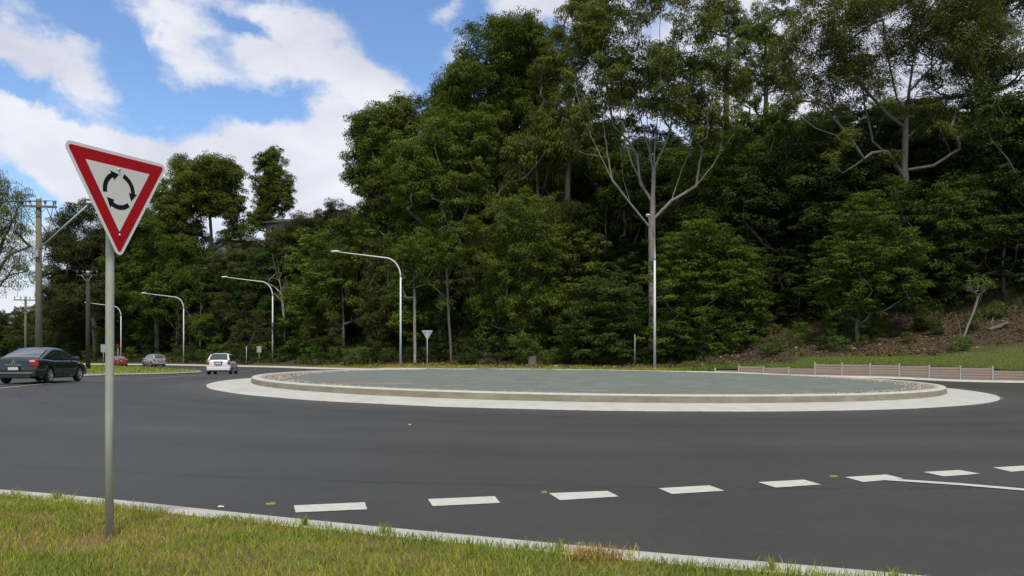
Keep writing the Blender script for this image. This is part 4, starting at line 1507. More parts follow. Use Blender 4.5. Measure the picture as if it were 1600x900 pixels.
g = np.random.default_rng(77)
rowsd = [4, 8, 12, 19, 27, 36, 47, 58]
for ri, dd in enumerate(rowsd):
    sp = 5.0 if ri < 3 else 5.4
    xx = -150 + g.uniform(0, 3)
    while xx < 52:
        xx += sp * g.uniform(.8, 1.25) * (1.35 if xx < -45 else (1 if xx < 15 else .86))
        x = xx
        y = float(Eat(x)) + dd + g.uniform(-1.8, 1.8)
        px = 800 + x / y * F
        if px < -160 or px > 1720:
            continue
        u = g.uniform()
        left = px < 600
        if left:
            kind = 'sheoak' if u < .42 else ('broadleaf' if u < .75 else ('gum' if u < .92 else 'layered'))
        elif px > 860:
            kind = 'layered' if u < .38 else ('broadleaf' if u < .86 else 'gum')
        else:
            kind = 'broadleaf' if u < .5 else ('gum' if u < .85 else 'sheoak')
        if ri == 0 and kind == 'gum':
            kind = 'broadleaf'
        i = int(g.integers(0, len(PROTO[kind])))
        if kind == 'broadleaf' and px > 1120 and i in (1, 3) and g.uniform() < .8:
            i = 0 if i == 1 else 2
        tm, cm, H, Rr = PROTO[kind][i]
        s = g.uniform(.75, 1.2) * (1.0 if ri else .62)
        # stay under the skyline of the photograph over the whole crown width
        half = Rr * s / y * F
        ys = max(np.interp(px + q * half, SKX, SKY) for q in (-.8, -.4, 0, .4, .8))
        if y < 79 and 1270 < px < 1520:
            ys = max(ys, 285)
        zmax = CAMZ + (HOR - ys) / F * y - float(land(x, y))
        if H * s > zmax:
            s = zmax / H
        elif ri >= 2 and zmax / H < 1.7:
            s = min(zmax / H, 1.45)
        if s < .38:
            continue
        # keep the bare bank open at the right
        if ri == 0 and 1330 < px and g.uniform() < .2:
            continue
        plant(kind, x, y, s, g.uniform(0, 6.28), i, ri)

# shrubs along the foot of the wood
xx = -80.0
while xx < 46:
    xx += g.uniform(1.3, 3.4)
    y = float(Eat(xx)) + (g.uniform(.6, 3.0) if xx < -5 else g.uniform(-1.4, 1.2))
    px = 800 + xx / y * F
    if px > 1180:
        y += 1.6
    if px > 1180 and g.uniform() < .3:
        continue
    plant('shrub', xx, y, g.uniform(.5, 1.2), g.uniform(0, 6.28), int(g.integers(0, 3)))

for k in range(18):
    xx = g.uniform(17, 46)
    e, f = float(Eat(xx)), float(Fat(xx))
    y = e - g.uniform(.0, .45) ** 1.0 * (e - f)
    plant('shrub', xx, y, g.uniform(.28, .7), g.uniform(0, 6.28), int(g.integers(0, 3)))

# tangled ground cover under the trees
n = 38000
x = g.uniform(-90, 50, n)
e = Eat(x)
d = g.uniform(0, 1, n) ** 1.5 * 28 - np.where(x > 14, 4.0, 1.0)
y = e + d
keep = vnoise(x, y, 2.2, 31) + .25 * (d > 2) - .22 * (x > 20) * (d < 2) > .5
x, y = x[keep], y[keep]
n = len(x)
tag(link('undergrowth', blades('undergrowth', x, y, land(x, y), g.uniform(.15, .75, n), g.uniform(.06, .16, n), g.uniform(0, 1, n), LEAF['dark'], 33, 1.1)),
    'tangled ferns and ground cover under the trees of the hillside', 'undergrowth', kind='stuff')


# trees and shrubs that would read alike are told apart by their order from left to right
byg = {}
for o in list(COL.objects):
    if o.parent is None and o.get('group') and o.get('group') == o.get('label'):
        byg.setdefault(o['group'], []).append(o)
ORD = ['first', 'second', 'third', 'fourth', 'fifth', 'sixth', 'seventh', 'eighth', 'ninth', 'tenth']
NUM = ['two', 'three', 'four', 'five', 'six', 'seven', 'eight', 'nine', 'ten']
for k, v in byg.items():
    if len(v) < 2:
        o = v[0]
        del o['group']
        continue
    v.sort(key=lambda o: o.location.x / o.location.y)
    for i, o in enumerate(v):
        nm = NUM[min(len(v) - 2, 8)]
        if len(v) == 2:
            w = ('left', 'right')[i] + ' of two'
        elif len(v) == 3:
            w = ('left', 'middle', 'right')[i] + ' of three'
        else:
            w = ORD[min(i, 9)] + ' of ' + nm + ' from left'
        o['label'] = k + ', ' + w

# ------------------------------------------------------------------ roundabout give-way sign
def round_poly(pts, r, n=6):
    out = []
    k = len(pts)
    for i in range(k):
        p0, p, p1 = Vector(pts[i - 1]), Vector(pts[i]), Vector(pts[(i + 1) % k])
        a, b = (p0 - p).normalized(), (p1 - p).normalized()
        ang = a.angle(b)
        d = r / math.tan(ang / 2)
        c = p + (a + b).normalized() * (r / math.sin(ang / 2))
        s, e = p + a * d - c, p + b * d - c
        a0, a1 = math.atan2(s.y, s.x), math.atan2(e.y, e.x)
        da = (a1 - a0 + math.pi) % (2 * math.pi) - math.pi
        for j in range(n + 1):
            q = a0 + da * j / n
            out.append((c.x + r * math.cos(q), c.y + r * math.sin(q)))
    return out


def tri(side):
    h = side * math.sqrt(3) / 2
    return [(-side / 2, h * 2 / 3), (side / 2, h * 2 / 3), (0, -h / 3)] if False else [(-side / 2, h / 3), (0, -h * 2 / 3), (side / 2, h / 3)]


def plate_sheet(poly, y0, y1):
    mb = MB()
    mb.prism(poly, y0, y1)
    return mb


# local frame: face looks towards -y; x to the right; z up; origin at the foot of the pole
a_sign = math.atan2(.90, .436) + R(2)              # the plate runs away from the camera to the right
sg = empty('roundabout_sign', (SX, SY, KT - .02), 0, 'red and white triangular roundabout sign with three black arrows on a galvanised pole', 'traffic sign')
mb = MB()
mb.tube([(0, 0, -.2), (0, 0, 1.0), (.006, 0, 2.6), (.008, 0, 2.98)], .0325, 20)
mb.build('pole', MA['pole_galv'], sg)
SIDE = .985
zc = 2.225 + SIDE * math.sqrt(3) / 2 * 2 / 3
pm = Matrix.Translation((.036, 0, zc)) @ Matrix.Rotation(a_sign, 4, 'Z') @ Matrix.Rotation(R(-.6), 4, 'Y') @ Matrix.Translation((0, -.052, 0))


def sign_part(name, m, mb):
    o = mb.build(name, m, sg)
    o.data.transform(pm)
    return o


sign_part('sign_plate', MA['sign_border'], plate_sheet(round_poly(tri(SIDE), .042), -.002, .0015))
sign_part('red_triangle', MA['sign_red'], plate_sheet(round_poly(tri(SIDE - .088), .018), -.0034, -.0022))
sign_part('white_triangle', MA['sign_white'], plate_sheet(round_poly(tri(SIDE * .605), .004), -.0048, -.0036))
# three arrows chasing each other round a circle
ca_z = -.018
for k in range(3):
    a0 = R(192 - 120 * k)           # tail
    a1 = R(192 - 120 * k - 73)      # root of the head (clockwise)
    a2 = R(192 - 120 * k - 102)     # tip
    ri, ro, rm = .112, .149, .1305
    pts = []
    m_ = 10
    for j in range(m_ + 1):
        q = a0 + (a1 - a0) * j / m_
        pts.append((ro * math.cos(q), ro * math.sin(q) + ca_z))
    pts.append(((.170) * math.cos(a1 + .02), (.170) * math.sin(a1 + .02) + ca_z))
    pts.append((rm * math.cos(a2), rm * math.sin(a2) + ca_z))
    pts.append(((.090) * math.cos(a1 + .02), .090 * math.sin(a1 + .02) + ca_z))
    for j in range(m_ + 1):
        q = a1 + (a0 - a1) * j / m_
        pts.append((ri * math.cos(q), ri * math.sin(q) + ca_z))
    vs = [(x, -.0062, z) for x, z in pts] + [(x, -.005, z) for x, z in pts]
    nn = len(pts)
    mb = MB()
    strip = []
    M2 = m_ + 1
    fs = []
    for j in range(m_):
        fs.append((j, j + 1, nn - 2 - j, nn - 1 - j))
    fs.append((m_, M2, M2 + 1, M2 + 2, M2 + 3))
    mb.add(vs, fs + [(i, (i + 1) % nn, (i + 1) % nn + nn, i + nn) for i in range(nn)])
    sign_part('arrow', MA['sign_black'], mb)
for z in (SIDE * .866 / 3 - .135, -SIDE * .866 * 2 / 3 + .20):
    mb = MB()
    mb.lathe([(.0001, .010), (.007, .0095), (.011, .005), (.0115, 0)], 12, Matrix.Translation((0, -.0048, z)) @ Matrix.Rotation(R(90), 4, 'X'))
    sign_part('bolt', MA['bolt'], mb)
mb = MB()
for z in (SIDE * .866 / 3 - .135, -SIDE * .866 * 2 / 3 + .20):
    mb.box((0, .012, z), (.14, .018, .03))
sign_part('bracket', MA['galv'], mb)


# ------------------------------------------------------------------ triangular signs seen from behind / edge on
def back_sign(p, rz, lab, H=2.25, side=.9):
    t = empty('give_way_sign', p, rz, lab, 'traffic sign')
    mb = MB()
    mb.tube([(0, 0, -.2), (0, 0, H + side * .8)], .032, 10)
    mb.build('pole', MA['galv'], t)
    m_ = Matrix.Translation((0, .045, H + side * .866 * 2 / 3))
    mb = plate_sheet(round_poly(tri(side), .04), -.002, .002)
    o = mb.build('sign_plate', MA['sign_back'], t)
    o.data.transform(m_)
    mb = plate_sheet(round_poly(tri(side - .1), .016), .0024, .0034)
    o = mb.build('red_triangle', MA['sign_red'], t)
    o.data.transform(m_)
    mb = MB()
    for z in (.12, -.3):
        mb.box((0, .026, H + side * .577 + z), (.5 * side if z > 0 else .2, .02, .035))
    mb.build('bracket', MA['galv'], t)
    return t


p = at(667.5, 576.8)
back_sign(Vector((-6.6, 62.3, float(land(-6.6, 62.3)))), 0, 'grey back of a triangular give way sign on the far verge')
xq = 10.75
back_sign(Vector((xq, 77.5 * 0 + 70, float(land(xq, 70)))), R(80), 'triangular sign seen almost edge on beside the round dark tree', H=2.15)


def small_sign(px, Z, top, w, h, lab, m, name='small_sign', zb=None, rz=0):
    x = (px - 800) / F * Z
    z = float(gz(x, Z)) if zb is None else zb
    H = CAMZ + (HOR - top) / F * Z - z
    t = empty(name, (x, Z, z), rz, lab, 'traffic sign' if w else 'post')
    mb = MB()
    mb.tube([(0, 0, -.2), (0, 0, H)], .035 if w else .05, 8)
    mb.build('pole', MA['galv'], t)
    if w:
        mb = MB()
        mb.box((0, -.045, H - h / 2), (w, .012, h), bev=.004)
        mb.build('sign_plate', m, t)
        mb = MB()
        mb.box((0, -.034, H - h / 2), (w * .6, .012, .05))
        mb.build('bracket', MA['galv'], t)
    else:
        mb = MB()
        mb.lathe([(.06, H - .04), (.06, H), (.03, H + .03), (.001, H + .035)], 8)
        mb.build('cap', MA['galv'], t)
    return t


small_sign(405, 109, 541, .62, .85, 'small pale sign plate on a post beside the second streetlight', MA['sign_back'], zb=float(land(-34.4, 109)))
small_sign(385, 110, 541, 0, 0, 'plain thin post left of the small pale sign plate', None, 'marker_post', zb=float(land(-36.5, 110)))
small_sign(161.5, 96, 538, .55, .95, 'small grey sign plate seen left of the sign pole', MA['sign_back'], rz=.2)
small_sign(184.3, 92, 538, .16, .48, 'narrow red sign plate on a thin post in front of the red car', MA['sign_red'], rz=.3)


# ------------------------------------------------------------------ street lamps
def street_lamp(x, y, lab, rz=0, s=1.0, group='curved arm streetlights'):
    z = float(land(x, y)) if y > Fat(x) else float(gz(x, y))
    t = empty('street_lamp', (x, y, z - .03), rz, lab, 'street lamp', group)
    hv, cx, cz, arm, rise = 9.7 * s, 1.75 * s, 2.1 * s, 5.0 * s, .62 * s
    mb = MB()
    mb.tube([(0, 0, -.1), (0, 0, hv * .5), (0, 0, hv)], [.125 * s, .105 * s, .085 * s], 12)
    mb.build('pole', MA['white_metal'], t)
    pts, rs = [], []
    ex, ez = -cx, hv + cz
    for j in range(13):
        q = j / 12 * math.pi / 2
        k = R(7)
        pts.append((-cx + cx * math.cos(q) * 1.0, 0, hv + cz * math.sin(q)))
        rs.append((.084 - .012 * j / 12) * s)
    pts.append((-cx - arm * .5, 0, hv + cz + rise * .5))
    rs.append(.06 * s)
    pts.append((-cx - arm, 0, hv + cz + rise))
    rs.append(.045 * s)
    mb = MB()
    mb.tube(pts, rs, 10)
    mb.build('arm', MA['white_metal'], t)
    hx, hz = -cx - arm, hv + cz + rise
    m_ = Matrix.Translation((hx - .32 * s, 0, hz + .04)) @ Matrix.Scale(s, 4)
    mb = MB()
    vs, fs = [], []
    prof = [(-.52, .03, .03), (-.48, .12, .07), (-.30, .18, .11), (0, .20, .13), (.25, .15, .12), (.42, .08, .07), (.5, .05, .05)]
    n = 12
    for (xx, w, h) in prof:
        for k in range(n):
            q = 2 * math.pi * k / n
            c, si = math.cos(q), math.sin(q)
            vs.append((xx, w * c, h * si if si > 0 else h * .45 * si))
    for i in range(len(prof) - 1):
        for k in range(n):
            k2 = (k + 1) % n
            fs.append((i * n + k, i * n + k2, (i + 1) * n + k2, (i + 1) * n + k))
    fs.append(tuple(range(n)))
    fs.append(tuple(range(len(prof) * n - 1, (len(prof) - 1) * n - 1, -1)))
    mb.add(vs, fs, True, m_)
    h_ = mb.build('lamp_head', MA['white_metal'], t)
    mb = MB()
    vs = []
    ng = 10
    for rr_, zz in ((1, 0), (.85, -.05), (.5, -.085), (.001, -.095)):
        for k in range(ng):
            q = 2 * math.pi * k / ng
            vs.append((-.15 + .27 * rr_ * math.cos(q), .165 * rr_ * math.sin(q), -.03 + zz))
    fs = []
    for i in range(3):
        for k in range(ng):
            k2 = (k + 1) % ng
            fs.append((i * ng + k, i * ng + k2, (i + 1) * ng + k2, (i + 1) * ng + k))
    mb.add(vs, fs, True, m_)
    mb.build('lamp_lens', MA['lamp_glass'], h_)
    mb = MB()
    mb.lathe([(.001, .03), (.2 * s, .03), (.2 * s, .075), (.13 * s, .085)], 12)
    for k in range(4):
        q = k * math.pi / 2 + .785
        mb.tube([(.165 * s * math.cos(q), .165 * s * math.sin(q), .07), (.165 * s * math.cos(q), .165 * s * math.sin(q), .13)], .018, 6)
    mb.build('base_plate', MA['galv'], t)
    return t


street_lamp((626 - 800) / F * 78, 78, 'curved streetlight right behind the roundabout, its arm reaching left', s=.90)
street_lamp((426 - 800) / F * 108, 108, 'curved streetlight beside the small pale sign plate, before the bare dead tree', s=.915)
street_lamp((287 - 800) / F * 125, 125, 'curved streetlight between the silver people mover and the white hatchback', s=.875)
street_lamp((189 - 800) / F * 134, 134, 'furthest curved streetlight, rising behind the red car', s=.80)
street_lamp((1023 - 800) / F * 66, 66, 'tall streetlight in front of the forked pale gum, its arm pointing at the viewer', rz=R(75.7), s=.93)


# ------------------------------------------------------------------ power poles
def power_pole(x, y, top_z, r, lab, m, arm_w=2.6, arm_dz=.5, rz=0, zb=None, arms=1):
    z = float(gz(x, y)) if zb is None else zb
    t = empty('power_pole', (x, y, z), rz, lab, 'power pole')
    H = top_z - z
    mb = MB()
    mb.tube([(0, 0, -.3), (0, 0, H * .5), (0, 0, H)], [r, r * .86, r * .74], 12)
    mb.build('pole', m, t)
    for k in range(arms):
        za = H - arm_dz - k * 1.1
        mb = MB()
        mb.box((0, -r * .9, za), (arm_w, .11, .13), bev=.012)
        a = mb.build('crossarm', m, t)
        for q in (-.46, -.2, .2, .46):
            mb = MB()
            zz = za + .065
            mb.lathe([(.02, zz), (.02, zz + .12), (.075, zz + .13), (.05, zz + .2), (.08, zz + .23), (.05, zz + .32), (.001, zz + .34)], 10, Matrix.Translation((q * arm_w, -r * .9, 0)))
            mb.build('insulator', MA['porcelain'], a)
        mb = MB()
        for q in (-1, 1):
            mb.tube([(q * arm_w * .25, -r * .9 - .06, za), (0, -r * .8, za - .6)], .02, 5)
        mb.build('brace', MA['galv'], t)
    mb = MB()
    mb.lathe([(r * .76, H - .12), (r * .76, H + .02), (.001, H + .05)], 12)
    mb.build('cap', MA['galv'], t)
    return t


PZ = 48.0
pxx = (60.5 - 800) / F * PZ
ptop = CAMZ + (HOR - 309) / F * PZ
pp = power_pole(pxx, PZ, ptop, .21, 'thick weathered timber power pole rising behind the dark green sedan', MA['wood'], arm_w=2.1, arm_dz=.55, rz=R(12))
# streetlight bracket on the pole, reaching up to the right
hl = CAMZ + (HOR - 388) / F * PZ - float(gz(pxx, PZ))
mb = MB()
u = PZ / F
mb.tube([(.14, -.1, hl), (.14 + 78 * u * .5, -.3, hl + 63 * u * .5 + .02), (.1 + 82 * u, -.5, hl + 66 * u)], .05, 8)
ar = mb.build('lamp_arm', MA['galv'], pp)
ar.rotation_euler = (0, 0, -R(12))
mb = MB()
mb.box((.1 + 82 * u + .3, -.55, hl + 66 * u + .12), (.75, .22, .14), bev=.05)
o = mb.build('lamp_head', MA['white_metal'], pp)
o.rotation_euler = (0, 0, -R(12))
mb = MB()
mb.box((-.02, -.25, hl - .35), (.22, .16, .4), bev=.02)
mb.build('service_box', MA['sign_back'], pp)
P2 = ((137.5 - 800) / F * 68, 68)
z2 = CAMZ + (HOR - 424) / F * 68
power_pole(P2[0], P2[1], z2, .2, 'dark slender timber power pole standing in the grass median', MA['wood_dark'], arm_w=1.75, arm_dz=.35, rz=R(4))
P3 = ((40 - 800) / F * 95, 95)
z3 = CAMZ + (HOR - 463) / F * 95
power_pole(P3[0], P3[1], z3, .16, 'distant power pole with two crossarms left of the thick timber pole', MA['wood'], arm_w=2.4, arm_dz=.45, rz=R(20), arms=2)


def wire(a, b, sag, lab):
    a, b = Vector(a), Vector(b)
    pts = []
    for j in range(17):
        t = j / 16
        p = a.lerp(b, t)
        p.z -= sag * 4 * t * (1 - t)
        pts.append(p)
    mb = MB()
    mb.tube(pts, .022, 5)
    return tag(mb.build('power_line', MA['wire']), lab, 'power line', 'wires strung between the power poles')


for q, lab in ((-.95, 'outer wire sagging from the thick pole to the slender pole'), (-.42, 'inner left wire sagging from the thick pole to the slender pole'),
               (.42, 'inner right wire sagging from the thick pole to the slender pole'), (.95, 'nearest wire sagging from the thick pole to the slender pole')):
    wire((pxx + q * .98, PZ - .2, ptop - .22), (P2[0] + q * .84, P2[1] - .2, z2 - .02), .9, lab)
for q in (-1, 1):
    wire((pxx + q * .95, PZ - .1, ptop - .22), (P3[0] + q * 1.0, P3[1], z3 - .1), .8, ('left' if q < 0 else 'right') + ' hand thin wire running from the thick pole to the distant two armed pole')
for q in (-1, 0, 1):
    wire((pxx + q * .9, PZ - .2, ptop - .22), (pxx - 34 + q * .9, PZ - 12, ptop - .1), 1.0,
         ('left hand', 'middle', 'right hand')[q + 1] + ' wire of three leaving the thick pole out of view to the left')

# ------------------------------------------------------------------ timber sleeper wall with steel posts
wall = empty('retaining_wall', (15.5, 61, 0), 0, 'low stepped retaining wall of brown timber sleepers between pale steel posts', 'retaining wall')
nsec = 14
w0, w1 = np.array([15.5, 61.0]), np.array([30.9, 51.4])
stepv = (w1 - w0) / 10
post_h = [.26, .52, .52, .52, .90, .90, .90, .90, .90, .90, .90, .76, .76, .76, .76]
sec_h = [1, 3, 3, 3, 5, 5, 5, 5, 5, 5, 4, 4, 4, 4]
PH = .172
g = np.random.default_rng(5)
plank_me = []
for k in range(4):
    mb = MB()
    mb.box((0, 0, 0), (1.70, .075, PH - .020), bev=.012)
    plank_me.append(mb.mesh('plank', MA['sleeper']))
mb = MB()
mb.box((0, -.06, 0), (.10, .012, 1.0))
mb.box((0, .0, 0), (.012, .11, 1.0))
mb.box((0, .06, 0), (.10, .012, 1.0))
post_me = mb.mesh('post', MA['galv'])
ang = math.atan2(stepv[1], stepv[0])
for i in range(nsec + 1):
    p = w0 + stepv * i
    zb = float(gz(p[0], p[1]))
    o = link('post', post_me, wall)
    o.location = (p[0] - 15.5, p[1] - 61, zb + post_h[i] / 2 + .06)
    o.rotation_euler = (0, 0, ang)
    o.scale = (1, 1, post_h[i] + .12)
    if i == nsec:
        break
    m_ = w0 + stepv * (i + .5)
    zb = float(gz(m_[0], m_[1]))
    for k in range(sec_h[i]):
        o = link('plank', plank_me[int(g.integers(0, 4))], wall)
        o.location = (m_[0] - 15.5, m_[1] - 61 + g.uniform(-.006, .006), zb + .05 + PH * (k + .5) + g.uniform(-.003, .003))
        o.rotation_euler = (g.uniform(-.02, .02), g.uniform(-.004, .004), ang)

# ------------------------------------------------------------------ stump, log, rocks
sp_ = (832 - 800) / F * 73.4
t = empty('tree_stump', (sp_, 73.4, float(land(sp_, 73.4)) - .08), 0, 'short sawn tree stump at the edge of the wood behind the island', 'tree stump')
mb = MB()
g = np.random.default_rng(9)
n = 14
ru = g.uniform(.9, 1.12, n)
vs, fs = [], []
for (r_, z_) in ((.5, -.1), (.42, .15), (.34, .5), (.33, .98)):
    for k in range(n):
        q = 2 * math.pi * k / n
        vs.append((r_ * ru[k] * math.cos(q), r_ * ru[k] * math.sin(q), z_ + (.08 * math.cos(q) if z_ > .9 else 0)))
for i in range(3):
    for k in range(n):
        k2 = (k + 1) % n
        fs.append((i * n + k, i * n + k2, (i + 1) * n + k2, (i + 1) * n + k))
mb.add(vs, fs, True)
mb.build('trunk', MA['stump'], t)
mb = MB()
mb.add([(v[0] * .98, v[1] * .98, v[2] + .004) for v in vs[-n:]], [tuple(range(n))])
mb.build('cut_face', MA['bark_pale'], t)


def log(px, py, Lm, r, rz, lab, Z):
    x = (px - 800) / F * Z
    mb = MB()
    pts = [(-Lm / 2, 0, r), (-Lm / 4, .1, r * 1.3), (0, -.05, r * 1.5), (Lm / 4, .05, r * 1.9), (Lm / 2, .15, r * 2.4)]
    mb.tube(pts, [r, r * 1.1, r * 1.0, r * .8, r * .5], 9)
    mb.tube([pts[1], (-Lm / 4 + .2, .3, r * 4), (-Lm / 4 + .6, .4, r * 6)], [r * .5, r * .35, r * .2], 6)
    mb.tube([pts[3], (Lm / 4 + .3, -.3, r * 2), (Lm / 4 + .7, -.5, r * .9)], [r * .5, r * .3, r * .15], 6)
    o = mb.build('fallen_log', MA['bark_mid'])
    y_ = Z
    dx, dy = Lm / 2 * math.cos(rz), Lm / 2 * math.sin(rz)
    z0, z1 = float(land(x - dx, y_ - dy)), float(land(x + dx, y_ + dy))
    o.location = (x, y_, (z0 + z1) / 2 - r * .4)
    o.rotation_euler = (0, -math.atan2(z1 - z0, Lm), rz)
    return tag(o, lab, 'log')


log(1562, 508, 2.4, .16, .35, 'grey fallen log with broken branches on the bank at the far right', 63.5)
log(1258, 548, 1.6, .05, .2, 'thin fallen branch lying on the leaf litter left of the wattle', 68)
for px, Z, r_, lab in ((1333, 63.5, .20, 'pale rock lying at the foot of the wattle tree'), (1528, 59.5, .13, 'small pale rock below the leaning bare sapling'), (868, 71.5, .22, 'low pale rock on the verge right of the cut stump'),
                       (1244, 67, .15, 'small brown rock on the bank behind the low end of the timber wall')):
    x = (px - 800) / F * Z
    mb = MB()
    gg = np.random.default_rng(int(px))
    v = icv * np.array([r_ * 1.3, r_, r_ * .7]) * gg.uniform(.75, 1.2, (len(icv), 1))
    mb.add(v.tolist(), icf.tolist())
    o = mb.build('rock', MA['rock'])
    o.location = (x, Z, float(land(x, Z)) + r_ * .3)
    tag(o, lab, 'rock')


# ------------------------------------------------------------------ houses on the hill
def house(x, y, zb, w, d, h, roof_h, rz, lab, roof_m, hip=False):
    t = empty('house', (x, y, zb), rz, lab, 'house')
    mb = MB()
    mb.box((0, 0, h / 2 - 2), (w, d, h + 4))
    mb.build('wall', MA['house_wall'], t)
    e = .6
    mb = MB()
    hw, hd = w / 2 + e, d / 2 + e
    vs = [(-hw, -hd, h), (hw, -hd, h), (hw, hd, h), (-hw, hd, h), (-hw + (hd * .8 if hip else 0), 0, h + roof_h), (hw - (hd * .8 if hip else 0), 0, h + roof_h)]
    vs += [(a, b, c + .18) for a, b, c in vs]
    fs = [(6, 7, 11, 10), (8, 9, 10, 11), (7, 8, 11), (9, 6, 10), (0, 3, 2, 1), (0, 1, 7, 6), (1, 2, 8, 7), (2, 3, 9, 8), (3, 0, 6, 9)]
    mb.add(vs, fs)
    mb.build('roof', roof_m, t)
    mb = MB()
    mb.box((0, -hd - .03, h + .02), (w + 2 * e, .05, .18))
    mb.build('gutter', roof_m, t)
    for q in (-.3, 0, .3):
        mb = MB()
        mb.box((q * w, -d / 2 - .02, h - 1.3), (1.3, .08, 1.2))
        f = mb.build('window', MA['sign_border'], t)
        mb = MB()
        mb.box((q * w, -d / 2 - .07, h - 1.3), (1.1, .03, 1.0))
        mb.build('pane', MA['house_glass'], f)
    return t


def house_px(px, top_py, Z, **kw):
    x = (px - 800) / F * Z
    zt = CAMZ + (HOR - top_py) / F * Z
    return house(x, Z, zt - kw['h'] - kw['roof_h'], **kw)


house_px(372, 369, 158, w=7.5, d=7, h=3.0, roof_h=1.4, rz=R(-62), lab='pale gabled house roof showing between the gums on the hill', roof_m=MA['roof_grey'])
house_px(462, 343, 150, w=9, d=6, h=2.8, roof_h=1.0, rz=R(-14), lab='house with a low dark eave behind the tall narrow gum', roof_m=MA['roof_dark'])
house_px(905, 272, 126, w=6, d=6, h=3.0, roof_h=1.3, rz=R(15), lab='house with a brown roof glimpsed through the crowns left of the forked gum', roof_m=MA['roof_red'], hip=True)


# ------------------------------------------------------------------ cars
def sstep(t):
    t = min(1, max(0, t))
    return t * t * (3 - 2 * t)


